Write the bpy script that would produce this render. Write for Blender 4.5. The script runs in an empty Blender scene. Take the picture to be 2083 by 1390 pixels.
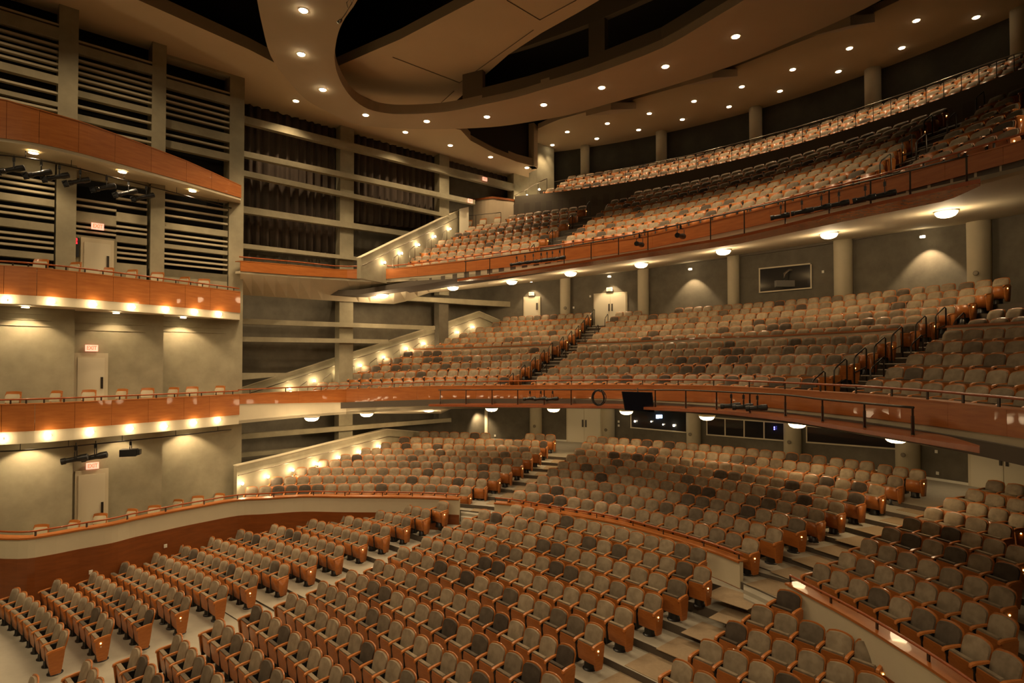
import bpy, bmesh, math, random
import numpy as np
from mathutils import Vector, Matrix
random.seed(7)
S = bpy.context.scene
COL = S.collection
PI = math.pi
# ---------------------------------------------------------------- camera model
F = 1200.0; HZ = 744.0; TP = 0.019; CZ = 7.4
_p = math.atan(TP); _c = math.cos(_p); _s = math.sin(_p); SH = HZ - 695 - F * TP
W_, H_ = 2083.0, 1390.0
def proj(X, Y, Z):
    z = Z - CZ; d = Y * _c + z * _s; u = -Y * _s + z * _c
    return 1041.5 + F * X / d, 695 - F * u / d + SH
def unp(px, py, h):
    """plan point of pixel at height h relative to the eye"""
    x = (px - 1041.5) / F; u = (695 + SH - py) / F
    dy = _c - u * _s; dz = _s + u * _c; t = h / dz
    return x * t, dy * t
def U(px, py, h):
    x, y = unp(px, py, h); return Vector((x, y, CZ + h))
def zat(X, Y, py):
    u = (695 + SH - py) / F
    return CZ + Y * (_s + u * _c) / (_c - u * _s)
CC = (-8.0, 9.0)
def arc_at(px, R0, a=0, b=0, C=CC):
    k = (px - 1041.5) / F; R = R0
    for _ in range(10):
        A = k * k + 1; B = -2 * (k * C[0] + C[1]); D = C[0] ** 2 + C[1] ** 2 - R * R
        Y = (-B + math.sqrt(max(B * B - 4 * A * D, 1e-6))) / (2 * A); X = k * Y
        t = math.atan2(Y - C[1], X - C[0]) - PI / 4
        R = R0 + a * t + b * t * t
    return X, Y
def ray_line(px, P, Q):
    k = (px - 1041.5) / F
    dx, dy = Q[0] - P[0], Q[1] - P[1]
    den = dx - k * dy
    t = (k * P[1] - P[0]) / den
    return P[0] + t * dx, P[1] + t * dy
def ray_poly(px, pts):
    best = None
    for i in range(len(pts) - 1):
        p0 = (pts[i][0] / pts[i][1]) * F + 1041.5; p1 = (pts[i + 1][0] / pts[i + 1][1]) * F + 1041.5
        if min(p0, p1) - 1e-6 <= px <= max(p0, p1) + 1e-6: return ray_line(px, pts[i], pts[i + 1])
    a = pts[0][0] / pts[0][1] * F + 1041.5; b = pts[-1][0] / pts[-1][1] * F + 1041.5
    if abs(px - a) < abs(px - b): return ray_line(px, pts[0], pts[1])
    return ray_line(px, pts[-2], pts[-1])
def V(xy, py): return Vector((xy[0], xy[1], zat(xy[0], xy[1], py)))
def interp(tab, x):
    xs = [t[0] for t in tab]; ys = [t[1] for t in tab]
    return float(np.interp(x, xs, ys))
# ---------------------------------------------------------------- materials
def new_mat(name):
    m = bpy.data.materials.new(name); m.use_nodes = True
    return m, m.node_tree.nodes, m.node_tree.links, m.node_tree.nodes['Principled BSDF']
def mat(name, col, rough=.6, metal=0, noise=0, nscale=4, bump=0, spec=.5, emit=None, es=0, col2=None, stretch=None, detail=4):
    m, n, l, b = new_mat(name)
    b.inputs['Base Color'].default_value = (*col, 1); b.inputs['Roughness'].default_value = rough
    b.inputs['Metallic'].default_value = metal; b.inputs['Specular IOR Level'].default_value = spec
    if emit:
        b.inputs['Emission Color'].default_value = (*emit, 1); b.inputs['Emission Strength'].default_value = es
    if noise or col2:
        tc = n.new('ShaderNodeTexCoord'); mp = n.new('ShaderNodeMapping')
        l.new(tc.outputs['Object'], mp.inputs['Vector'])
        if stretch: mp.inputs['Scale'].default_value = stretch
        t = n.new('ShaderNodeTexNoise'); t.inputs['Scale'].default_value = nscale; t.inputs['Detail'].default_value = detail
        t.inputs['Roughness'].default_value = .62
        l.new(mp.outputs['Vector'], t.inputs['Vector'])
        r = n.new('ShaderNodeValToRGB')
        r.color_ramp.elements[0].position = .3; r.color_ramp.elements[1].position = .7
        c2 = col2 or tuple(c * (1 - noise) for c in col); c1 = col if col2 else tuple(min(1, c * (1 + noise)) for c in col)
        r.color_ramp.elements[0].color = (*c2, 1); r.color_ramp.elements[1].color = (*c1, 1)
        l.new(t.outputs['Fac'], r.inputs['Fac']); l.new(r.outputs['Color'], b.inputs['Base Color'])
        if bump:
            bp = n.new('ShaderNodeBump'); bp.inputs['Strength'].default_value = bump
            l.new(t.outputs['Fac'], bp.inputs['Height']); l.new(bp.outputs['Normal'], b.inputs['Normal'])
    return m
def wood(name, c1, c2, rough=.32, scale=(1, 1, 9), ns=1.6):
    m = mat(name, c1, rough, col2=c2, nscale=ns, stretch=scale, detail=6, spec=.4)
    m.node_tree.nodes['Principled BSDF'].inputs['Coat Weight'].default_value = .15
    return m
def emis(name, col, s):
    m, n, l, b = new_mat(name)
    b.inputs['Base Color'].default_value = (*col, 1)
    b.inputs['Emission Color'].default_value = (*col, 1); b.inputs['Emission Strength'].default_value = s
    return m
def velvet(name, attr):
    m, n, l, b = new_mat(name)
    if attr:
        a = n.new('ShaderNodeAttribute'); a.attribute_name = 'tone'; out = a.outputs['Fac']
    else:
        a = n.new('ShaderNodeObjectInfo')
        mr = n.new('ShaderNodeSeparateColor'); l.new(a.outputs['Color'], mr.inputs[0]); out = mr.outputs[0]
    r = n.new('ShaderNodeValToRGB'); e = r.color_ramp.elements
    e[0].position = 0; e[0].color = (.055, .042, .032, 1); e[1].position = 1; e[1].color = (.34, .275, .185, 1)
    k = e.new(.12); k.color = (.10, .08, .058, 1); k = e.new(.3); k.color = (.20, .16, .11, 1); k = e.new(.7); k.color = (.275, .222, .15, 1)
    l.new(out, r.inputs['Fac'])
    g = n.new('ShaderNodeNewGeometry'); t = n.new('ShaderNodeTexNoise'); t.inputs['Scale'].default_value = 6; t.inputs['Detail'].default_value = 2
    l.new(g.outputs['Position'], t.inputs['Vector'])
    mx = n.new('ShaderNodeMix'); mx.data_type = 'RGBA'; mx.blend_type = 'MULTIPLY'; mx.inputs[0].default_value = 1
    r2 = n.new('ShaderNodeValToRGB'); r2.color_ramp.elements[0].color = (.8, .78, .76, 1); r2.color_ramp.elements[1].color = (1.08, 1.08, 1.08, 1)
    r2.color_ramp.elements[0].position = .35; r2.color_ramp.elements[1].position = .65
    l.new(t.outputs['Fac'], r2.inputs['Fac']); l.new(r.outputs['Color'], mx.inputs[6]); l.new(r2.outputs['Color'], mx.inputs[7])
    l.new(mx.outputs[2], b.inputs['Base Color']); b.inputs['Roughness'].default_value = .8
    b.inputs['Sheen Weight'].default_value = .25; b.inputs['Sheen Tint'].default_value = (.9, .8, .6, 1); b.inputs['Sheen Roughness'].default_value = .4
    b.inputs['Specular IOR Level'].default_value = .2
    return m
M = {}
M['wood'] = wood('cherry wood', (.46, .155, .032), (.34, .10, .018), .42)
M['wood_seat'] = wood('seat cherry wood', (.46, .16, .036), (.35, .11, .022), .35, (2, 2, 12), 3)
M['arm'] = wood('armrest wood', (.55, .20, .05), (.44, .145, .032), .3, (3, 3, 3), 4)
M['wood_dark'] = wood('base panel wood', (.25, .072, .014), (.18, .05, .01), .4, (1, 1, 7), 1.5)
M['velvet'] = velvet('grey velvet', False); M['velvet_m'] = velvet('grey velvet rows', True)
M['black'] = mat('black metal', (.012, .012, .012), .4)
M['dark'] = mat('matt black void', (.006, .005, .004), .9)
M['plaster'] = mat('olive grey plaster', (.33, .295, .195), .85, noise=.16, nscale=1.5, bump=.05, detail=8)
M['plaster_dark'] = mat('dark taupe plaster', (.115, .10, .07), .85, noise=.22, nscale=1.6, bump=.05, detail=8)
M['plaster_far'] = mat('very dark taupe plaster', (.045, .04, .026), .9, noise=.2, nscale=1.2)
M['cream'] = mat('cream paint', (.60, .53, .37), .75, noise=.03, nscale=2)
M['column'] = mat('beige column paint', (.50, .44, .30), .8, noise=.05, nscale=2)
M['ceil'] = mat('warm ceiling paint', (.58, .45, .28), .85, noise=.03, nscale=.6)
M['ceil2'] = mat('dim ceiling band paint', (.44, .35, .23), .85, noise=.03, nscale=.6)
M['ceil3'] = mat('brown parapet paint', (.16, .125, .08), .85)
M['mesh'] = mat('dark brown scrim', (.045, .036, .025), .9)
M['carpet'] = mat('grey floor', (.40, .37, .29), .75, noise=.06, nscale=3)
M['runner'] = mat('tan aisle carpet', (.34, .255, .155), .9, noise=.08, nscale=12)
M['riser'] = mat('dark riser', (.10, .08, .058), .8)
M['door'] = mat('cream door paint', (.66, .60, .44), .5)
M['louver'] = mat('pale louver paint', (.50, .44, .30), .6)
M['curtain'] = mat('brown drape', (.085, .062, .045), .95, noise=.3, nscale=3, stretch=(1, 1, .2))
M['rail_wood'] = wood('handrail wood', (.34, .085, .02), (.27, .065, .015), .25, (3, 3, 3), 2)
M['steel'] = mat('dark bronze steel', (.05, .042, .033), .35, metal=.6)
M['steel2'] = mat('brushed handrail steel', (.30, .26, .2), .3, metal=.8)
M['glass'] = mat('dark booth glass', (.02, .02, .02), .05)
M['white'] = mat('white plastic', (.75, .72, .6), .5)
M['bulb'] = emis('warm bulb', (1, .80, .48), 60)
M['star'] = emis('bright lamp lens', (1, .82, .52), 220)
M['disc'] = emis('downlight lens', (1, .78, .5), 16)
M['dome'] = emis('glass dome glow', (1, .74, .40), 9)
M['amber'] = emis('amber aisle lamp', (1, .5, .12), 9)
M['exit'] = emis('exit red', (1, .10, .04), 2.2)
M['exitp'] = emis('exit sign face', (1, .42, .28), 1.1)
M['redled'] = emis('red digits', (1, .02, .03), 3)
M['blueled'] = emis('blue indicator', (.15, .15, 1), 6)
M['screen'] = mat('monitor glass', (.012, .012, .02), .12)
M['boothlit'] = emis('booth lamp', (1, .85, .6), 12)
M['bluescr'] = emis('booth screen', (.5, .7, 1), 5)
# ---------------------------------------------------------------- mesh helpers
def mesh_obj(name, verts, faces, m, parent=None, smooth=False):
    me = bpy.data.meshes.new(name); me.from_pydata([tuple(v) for v in verts], [], faces); me.validate(); me.update()
    if m is not None:
        for q in (m if isinstance(m, (list, tuple)) else [m]): me.materials.append(q)
    o = bpy.data.objects.new(name, me); COL.objects.link(o)
    if smooth:
        for p in me.polygons: p.use_smooth = True
    if parent is not None: o.parent = parent
    return o
def bobj(name, bm, m, parent=None, smooth=False):
    me = bpy.data.meshes.new(name); bm.to_mesh(me); bm.free()
    if m is not None:
        for q in (m if isinstance(m, (list, tuple)) else [m]): me.materials.append(q)
    o = bpy.data.objects.new(name, me); COL.objects.link(o)
    if smooth:
        for p in me.polygons: p.use_smooth = True
    if parent is not None: o.parent = parent
    return o
def tag(o, label, cat, group=None, kind=None):
    if label: o['label'] = label
    if cat: o['category'] = cat
    if group: o['group'] = group
    if kind: o['kind'] = kind
    return o
def struct(o): o['kind'] = 'structure'; return o
def empty(name, loc=(0, 0, 0), rz=0):
    o = bpy.data.objects.new(name, None); COL.objects.link(o); o.location = loc; o.rotation_euler = (0, 0, rz); o.empty_display_size = .1
    return o
def box(bm, x0, x1, y0, y1, z0, z1, mtx=None):
    vs = [bm.verts.new(v) for v in ((x0, y0, z0), (x1, y0, z0), (x1, y1, z0), (x0, y1, z0), (x0, y0, z1), (x1, y0, z1), (x1, y1, z1), (x0, y1, z1))]
    fs = [(0, 3, 2, 1), (4, 5, 6, 7), (0, 1, 5, 4), (1, 2, 6, 5), (2, 3, 7, 6), (3, 0, 4, 7)]
    for f in fs: bm.faces.new([vs[i] for i in f])
    if mtx is not None:
        for v in vs: v.co = mtx @ v.co
    return vs
def tube(bm, pts, r, seg=8, cap=True):
    pts = [Vector(p) for p in pts]; rings = []
    for i, p in enumerate(pts):
        d = (pts[min(i + 1, len(pts) - 1)] - pts[max(i - 1, 0)]).normalized()
        a = Vector((0, 0, 1)) if abs(d.z) < .95 else Vector((1, 0, 0))
        u = d.cross(a).normalized(); w = d.cross(u)
        rr = r[i] if isinstance(r, (list, tuple)) else r
        rings.append([bm.verts.new(p + (u * math.cos(2 * PI * k / seg) + w * math.sin(2 * PI * k / seg)) * rr) for k in range(seg)])
    for a, b in zip(rings, rings[1:]):
        for k in range(seg): bm.faces.new((a[k], a[(k + 1) % seg], b[(k + 1) % seg], b[k]))
    if cap: bm.faces.new(rings[0][::-1]); bm.faces.new(rings[-1])
def lathe(bm, prof, seg=16, c=(0, 0, 0)):
    rings = []
    for r, z in prof:
        rings.append([bm.verts.new((c[0] + r * math.cos(2 * PI * k / seg), c[1] + r * math.sin(2 * PI * k / seg), c[2] + z)) for k in range(seg)])
    for a, b in zip(rings, rings[1:]):
        for k in range(seg): bm.faces.new((a[k], a[(k + 1) % seg], b[(k + 1) % seg], b[k]))
    bm.faces.new(rings[0][::-1]); bm.faces.new(rings[-1])
def normals2d(pts):
    out = []
    for i in range(len(pts)):
        a = pts[max(i - 1, 0)]; b = pts[min(i + 1, len(pts) - 1)]
        dx, dy = b[0] - a[0], b[1] - a[1]; L = math.hypot(dx, dy) or 1
        out.append((-dy / L, dx / L))
    return out
def strip(name, pts, th, m, parent=None, tilt=0):
    """pts: list of (x,y,ztop,zbot); th>0 thickens to the left normal of travel (away from the stage when going right to left)"""
    nn = normals2d(pts); vs = []; fs = []
    for (x, y, zt, zb), (nx, ny) in zip(pts, nn):
        vs += [(x, y, zb), (x, y, zt), (x + nx * th, y + ny * th, zt), (x + nx * th, y + ny * th, zb)]
    for i in range(len(pts) - 1):
        a = 4 * i; b = a + 4
        for k in range(4): fs.append((a + k, a + (k + 1) % 4, b + (k + 1) % 4, b + k))
    fs.append((3, 2, 1, 0)); e = 4 * (len(pts) - 1); fs.append((e, e + 1, e + 2, e + 3))
    return mesh_obj(name, vs, fs, m, parent)
def ruled(name, A, B, m, th=.15, parent=None):
    """slab between two 3d polylines of equal length, thickened upward"""
    n = len(A); vs = [tuple(p) for p in A] + [tuple(p) for p in B] + [(p[0], p[1], p[2] + th) for p in A] + [(p[0], p[1], p[2] + th) for p in B]
    fs = []
    for i in range(n - 1):
        fs += [(i, i + 1, n + i + 1, n + i), (2 * n + i, 3 * n + i, 3 * n + i + 1, 2 * n + i + 1), (i, 2 * n + i, 2 * n + i + 1, i + 1), (n + i, n + i + 1, 3 * n + i + 1, 3 * n + i)]
    fs += [(0, n, 3 * n, 2 * n), (n - 1, 3 * n - 1, 4 * n - 1, 2 * n - 1)]
    return mesh_obj(name, vs, fs, m, parent)
def plate(name, outline, z, th, m, parent=None):
    """thick horizontal plate from a plan outline"""
    bm = bmesh.new()
    vs = [bm.verts.new((x, y, z)) for x, y in outline]; f = bm.faces.new(vs)
    r = bmesh.ops.extrude_face_region(bm, geom=[f])
    for g in r['geom']:
        if isinstance(g, bmesh.types.BMVert): g.co.z += th
    bmesh.ops.triangulate(bm, faces=[q for q in bm.faces if len(q.verts) > 4])
    bmesh.ops.recalc_face_normals(bm, faces=bm.faces)
    return bobj(name, bm, m, parent)
ORD = ['zeroth', 'first', 'second', 'third', 'fourth', 'fifth', 'sixth', 'seventh', 'eighth', 'ninth', 'tenth', 'eleventh', 'twelfth', 'thirteenth', 'fourteenth', 'fifteenth', 'sixteenth', 'seventeenth', 'eighteenth', 'nineteenth', 'twentieth']
for t, w in ((20, 'twenty'), (30, 'thirty'), (40, 'forty')):
    if t > 20: ORD.append({30: 'thirtieth', 40: 'fortieth'}[t])
    for k in range(1, 10): ORD.append(w + '-' + ORD[k])
def light(kind, name, loc, energy, col=(1, .72, .42), size=.15, spot=None, blend=.6, aim=None):
    ld = bpy.data.lights.new(name, kind); ld.energy = energy; ld.color = col
    if kind in ('POINT', 'SPOT'): ld.shadow_soft_size = size
    if spot: ld.spot_size = math.radians(spot); ld.spot_blend = blend
    o = bpy.data.objects.new(name, ld); COL.objects.link(o); o.location = loc
    if aim is not None: o.rotation_euler = (Vector(aim) - Vector(loc)).to_track_quat('-Z', 'Y').to_euler()
    return o
PL=[(18,[(0,512.4,990.1),(2,567.9,986.7),(5,647.8,985.0),(10,775.8,982.7),(13,853.6,984.3),(17,949.4,988.9)]),(18,[(0,565.0,970.2),(3,642.0,966.6),(8,768.4,966.6),(12,865.1,968.3),(17,980.4,973.8)]),(18,[(0,614.7,950.4),(3,687.4,950.3),(8,803.9,950.7),(12,894.7,953.9),(17,1008.4,959.1)]),(17,[(0,659.3,934.9),(3,729.9,936.0),(8,845.0,937.8),(12,938.6,940.7),(16,1030.8,945.0)]),(17,[(0,704.7,924.1),(3,771.5,924.5),(8,883.9,926.0),(12,969.6,928.4),(16,1054.4,931.7)]),(16,[(0,746.4,911.1),(3,809.0,912.6),(8,918.4,914.4),(12,1006.3,916.2),(15,1072.4,919.3)]),(15,[(0,785.9,899.6),(5,891.1,902.5),(10,999.8,904.9),(14,1089.7,908.2)]),(15,[(0,824.8,888.8),(5,932.1,891.0),(10,1040.1,894.3),(14,1104.8,896.0)])]
PC=[(17,[(0,1059.4,997.5),(3,1142.3,1009.1),(8,1282.7,1030.3),(12,1399.9,1057.2),(16,1532.4,1095.6)]),(18,[(0,1083.2,982.4),(3,1162.4,991.3),(7,1272.6,1005.8),(11,1389.3,1027.4),(14,1481.5,1047.6),(17,1580.7,1074.7)]),(19,[(0,1106.3,966.6),(4,1207.1,978.1),(8,1316.5,991.1),(12,1432.3,1009.8),(15,1526.0,1028.5),(18,1626.7,1054.6)]),(20,[(0,1126.4,952.2),(4,1225.8,961.5),(8,1330.9,974.5),(12,1445.3,990.3),(15,1536.0,1007.6),(19,1665.6,1035.8)]),(21,[(0,1147.3,938.5),(4,1243.8,947.1),(8,1347.4,957.9),(12,1458.3,973.8),(16,1577.8,993.9),(20,1706.6,1020.4)]),(22,[(0,1163.9,924.8),(4,1258.2,933.2),(8,1359.6,943.5),(12,1467.6,955.8),(16,1585.0,971.6),(21,1746.9,1002.4)]),(23,[(0,1181.1,912.6),(4,1274.0,920.5),(8,1372.6,929.1),(12,1477.7,941.4),(16,1591.5,955.8),(22,1786.5,985.9)]),(25,[(0,1194.8,900.3),(4,1284.8,906.1),(8,1377.6,913.0),(12,1476.3,922.7),(16,1580.0,933.5),(20,1695.8,948.4),(24,1824.7,968.6)])]
PR=[(9,[(0,1678.8,1147.8),(2,1754.2,1179.1),(4,1841.2,1217.4),(6,1940.9,1267.2),(8,2059.1,1329.9)]),(8,[(0,1731.0,1124.6),(2,1804.1,1152.5),(4,1894.5,1186.1),(7,2048.7,1253.3)]),(7,[(0,1775.1,1097.8),(2,1853.6,1125.8),(4,1942.0,1155.9),(6,2047.5,1194.2)]),(6,[(0,1819.0,1073.9),(2,1902.5,1098.4),(4,2003.5,1129.3),(5,2054.5,1145.5)]),(6,[(0,1859.3,1053.1),(2,1940.0,1072.5),(4,2030.0,1097.0),(5,2078.2,1112.1)]),(4,[(0,1904.0,1032.9),(2,1991.8,1053.1),(3,2040.8,1065.3)]),(4,[(0,1945.7,1014.2),(2,2037.9,1034.3),(3,2079.7,1045.9)]),(3,[(0,1989.0,996.2),(1,2030.7,1005.5),(2,2075.4,1014.9)])]
ML=[(18,[(0,657.3,778.4),(4,745.1,776.0),(9,853.9,773.0),(13,939.6,769.1),(17,1027.5,766.9)]),(17,[(0,703.4,760.4),(5,814.3,756.5),(9,902.8,753.7),(12,965.5,751.3),(16,1051.9,749.6)]),(17,[(0,745.9,744.6),(4,827.2,741.7),(8,909.4,738.8),(12,990.0,735.9),(16,1072.8,733.8)]),(16,[(0,789.1,728.7),(4,870.4,726.1),(8,953.3,723.7),(12,1032.5,721.5),(15,1091.6,719.4)]),(15,[(0,830.8,714.3),(4,912.2,712.9),(8,987.9,709.6),(11,1048.3,707.9),(14,1109.6,705.0)]),(14,[(0,876.2,702.1),(3,934.6,699.9),(6,993.6,697.8),(9,1051.9,695.6),(13,1131.2,692.7)]),(14,[(0,910.1,688.4),(4,982.1,686.3),(8,1055.5,684.5),(13,1148.4,681.2)]),(13,[(0,943.9,677.6),(4,1014.5,675.7),(8,1089.4,673.3),(12,1162.8,670.4)]),(12,[(0,977.1,666.1),(4,1048.3,663.9),(8,1120.4,661.8),(11,1174.4,658.9)]),(11,[(0,1010.2,656.0),(4,1079.3,653.4),(8,1147.7,650.0),(10,1183.0,648.5)]),(11,[(0,1031.1,644.8),(10,1195.3,636.7)])]
MC=[(21,[(0,1106.0,764.7),(3,1178.0,762.7),(8,1302.6,762.0),(13,1436.6,764.1),(17,1555.4,763.4),(20,1650.5,768.9)]),(22,[(0,1129.0,748.2),(3,1198.2,745.5),(8,1322.7,744.0),(14,1480.5,743.5),(18,1599.3,742.8),(21,1694.4,743.5)]),(23,[(0,1152.0,732.3),(3,1219.0,729.6),(8,1339.3,726.7),(13,1466.1,723.4),(18,1607.2,721.2),(22,1734.6,721.0)]),(25,[(0,1169.3,717.9),(4,1259.4,715.2),(8,1353.7,712.3),(13,1479.0,707.5),(18,1616.6,703.2),(24,1769.6,700.3)]),(25,[(0,1185.9,703.0),(4,1273.8,700.8),(9,1389.0,696.5),(14,1512.2,691.7),(19,1650.4,685.2),(24,1808.4,678.9)]),(26,[(0,1204.6,689.3),(4,1294.7,687.1),(9,1409.2,680.7),(14,1530.2,673.7),(19,1663.4,666.5),(25,1858.7,657.6)]),(27,[(0,1219.0,678.5),(5,1329.2,672.7),(10,1443.7,666.3),(15,1589.9,657.1),(20,1700.8,650.7),(26,1899.0,639.3)]),(28,[(0,1232.0,665.5),(5,1338.6,661.2),(10,1452.4,654.7),(15,1571.2,647.8),(20,1705.9,639.1),(27,1932.1,622.2)]),(29,[(0,1244.3,654.7),(5,1347.2,649.0),(10,1458.9,642.7),(15,1578.4,633.4),(20,1712.4,624.7),(25,1866.0,609.9),(28,1970.0,602.6)]),(32,[(0,1251.5,643.9),(5,1350.1,638.2),(10,1452.4,632.4),(15,1563.3,624.0),(21,1708.0,611.8),(26,1847.7,598.9),(31,2005.5,583.0)])]
MR=[(8,[(0,1783.8,772.1),(2,1860.8,775.1),(4,1947.9,781.5),(6,2045.1,787.3)]),(7,[(0,1826.2,746.0),(2,1904.7,747.4),(4,1991.8,749.9),(6,2083.0,753.5)]),(6,[(0,1867.3,719.6),(2,1944.3,719.3),(5,2079.7,717.7)]),(5,[(0,1906.9,694.4),(2,1985.4,693.7),(4,2073.9,692.2)]),(4,[(0,1943.1,670.5),(2,2028.7,666.8),(3,2072.7,664.4)]),(3,[(0,1994.4,649.1),(1,2038.5,646.6),(2,2081.3,644.2)]),(2,[(0,2032.4,629.5),(1,2071.5,626.4)])]
BL=[(14,[(0,834.0,539.0),(13,1069.0,507.0)]),(15,[(0,832.9,523.9),(14,1089.3,492.4)]),(14,[(0,868.2,505.9),(9,1033.8,487.9),(13,1108.7,477.3)]),(14,[(0,899.1,489.3),(8,1036.7,474.2),(13,1128.9,462.2)]),(13,[(0,933.0,474.2),(12,1149.0,447.0)]),(13,[(0,960.4,461.2),(12,1167.0,432.6)]),(9,[(0,1043.2,437.7),(8,1185.8,419.0)])]
BC=[(25,[(0,1164.2,480.2),(6,1288.8,459.9),(11,1402.6,436.8),(16,1529.3,409.5),(21,1676.8,369.8)]),(26,[(0,1184.3,463.6),(5,1287.4,446.9),(10,1393.9,426.0),(16,1538.0,392.2)]),(26,[(0,1204.5,448.5),(4,1284.5,435.4),(10,1411.2,410.9),(16,1549.5,377.8)]),(26,[(0,1221.8,433.4),(3,1280.2,424.6),(9,1402.6,400.8),(15,1536.5,369.1)]),(27,[(0,1239.1,420.4),(2,1278.7,413.8),(9,1414.1,386.4),(15,1544.4,354.7)]),(27,[(0,1252.0,406.0),(7,1382.4,383.5),(14,1526.4,349.0)]),(25,[(0,1300.3,389.3),(6,1418.4,366.3),(12,1546.6,336.0)])]
BR=[(5,[(0,1883.8,322.7),(2,1970.2,292.5),(4,2063.8,265.9)]),(4,[(0,1919.8,291.8),(1,1961.6,278.8),(3,2053.8,249.3)]),(4,[(0,1950.1,266.6),(1,1993.3,250.7),(3,2078.2,224.8)]),(3,[(0,1981.8,241.4),(2,2065.3,213.3)]),(2,[(0,2012.0,217.6),(1,2053.8,201.8)]),(2,[(0,2039.4,194.6),(1,2079.7,181.6)])]
MK=[(3,[(0,1261.5,634.6),(2,1298.3,632.8)]),(24,[(0,1382.5,626.6),(3,1442.3,622.6),(9,1567.6,613.2),(15,1705.2,601.4),(20,1840.3,587.9),(23,1934.5,576.9)]),(3,[(0,1971.2,573.9),(2,2042.2,565.3)])]
QL={1:(9,[(0,38.9,1195.8),(2,66.1,1214.2),(4,91.3,1233.6),(6,116.6,1256.0),(8,138.9,1282.2)]),2:(9,[(0,123.4,1178.3),(2,150.6,1195.8),(4,177.8,1214.2),(6,204.0,1235.6),(8,230.2,1258.9)]),3:(10,[(0,197.2,1162.7),(3,235.1,1186.1),(6,273.9,1210.3),(9,312.8,1239.5)]),4:(10,[(0,260.3,1142.9),(3,300.1,1162.7),(6,344.8,1185.7),(9,385.6,1213.2)]),5:(10,[(0,322.5,1123.9),(3,366.2,1141.4),(6,412.6,1164.7),(9,460.2,1189.9)]),6:(11,[(0,368.7,1105.6),(3,414.6,1121.9),(6,462.2,1139.4),(10,522.4,1168.6)]),7:(11,[(0,418.3,1086.6),(5,495.3,1113.0),(10,583.7,1147.5)]),8:(12,[(0,462.3,1067.8),(2,493.4,1076.4),(6,558.7,1097.5),(11,641.3,1128.3)]),9:(13,[(0,501.1,1050.5),(3,547.2,1061.1),(6,592.3,1075.5),(9,642.3,1091.8),(12,695.1,1109.1)]),10:(12,[(0,560.7,1034.6),(4,625.0,1051.4),(8,691.2,1070.7),(11,744.0,1087.0)]),11:(10,[(0,631.7,1027.1),(4,697.0,1044.7),(9,788.2,1069.7)]),12:(8,[(0,708.5,1021.7),(3,759.4,1034.2),(7,830.5,1051.4)]),13:(5,[(0,794.9,1018.4),(2,832.4,1026.5),(4,869.8,1035.1)]),14:(1,[(0,904.7,1018.8)])}
QC={-2:(3,[(0,77.7,1377.0)]),-1:(5,[(0,185.5,1344.4),(1,198.2,1361.9),(2,209.8,1382.3)]),0:(6,[(0,285.6,1318.2),(1,300.1,1335.6),(3,330.3,1373.5)]),1:(7,[(0,369.1,1291.0),(2,397.3,1319.7),(4,434.0,1354.1),(5,450.5,1371.6)]),2:(9,[(0,453.4,1260.8),(3,510.7,1306.5),(5,552.5,1343.4),(7,594.3,1383.2)]),3:(11,[(0,529.2,1231.7),(3,587.5,1273.5),(6,648.7,1319.1),(9,716.7,1374.5)]),4:(12,[(0,600.1,1207.4),(4,685.6,1259.9),(8,780.8,1323.0),(10,838.9,1364.8)]),5:(15,[(0,662.3,1183.1),(4,743.9,1225.9),(7,812.6,1264.7),(10,891.3,1309.4),(13,985.5,1367.7)]),6:(15,[(0,721.5,1160.8),(4,813.6,1204.5),(7,894.2,1243.4),(10,983.6,1290.0),(13,1089.5,1349.2)]),7:(15,[(0,775.9,1139.4),(4,867.0,1176.3),(8,968.0,1221.0),(11,1056.4,1262.8),(14,1157.5,1312.3)]),8:(14,[(0,825.9,1112.9),(3,901.8,1140.7),(6,984.6,1172.5),(10,1108.9,1223.0),(13,1214.6,1269.6)]),9:(15,[(0,872.0,1092.7),(4,968.0,1123.5),(9,1103.4,1171.5),(12,1201.9,1207.4),(14,1274.8,1235.6)]),10:(16,[(0,913.3,1072.6),(5,1028.5,1106.2),(10,1167.7,1152.3),(13,1263.1,1182.2),(15,1332.1,1206.5)]),11:(15,[(0,955.5,1054.9),(4,1051.6,1080.3),(8,1172.5,1113.9),(11,1269.3,1143.6),(14,1380.7,1178.2)]),12:(16,[(0,989.1,1037.0),(4,1089.0,1060.1),(8,1205.0,1091.8),(12,1328.8,1124.4),(15,1431.6,1151.3)]),13:(14,[(0,1053.5,1026.5),(4,1155.3,1047.6),(7,1243.4,1067.8),(10,1328.8,1089.9),(13,1423.9,1112.9)])}
QR={9:(4,[(0,1394.3,1345.4),(1,1440.9,1369.6)]),10:(5,[(0,1451.6,1303.6),(1,1503.0,1325.0),(2,1553.6,1346.3),(3,1610.0,1371.0)]),11:(6,[(0,1503.0,1265.7),(2,1600.6,1303.4),(5,1778.0,1370.0)]),12:(5,[(0,1554.5,1232.0),(2,1655.0,1265.0),(4,1772.0,1304.0)]),13:(1,[(0,1609.0,1202.0)])}
EXPO=0.22
E_GAL=190;E_RING=620;E_STAR=900;E_HID=1500;E_SIDE=350;E_DOME=110;E_DOME2=60;E_WASH=130;E_LAND=40
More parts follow.
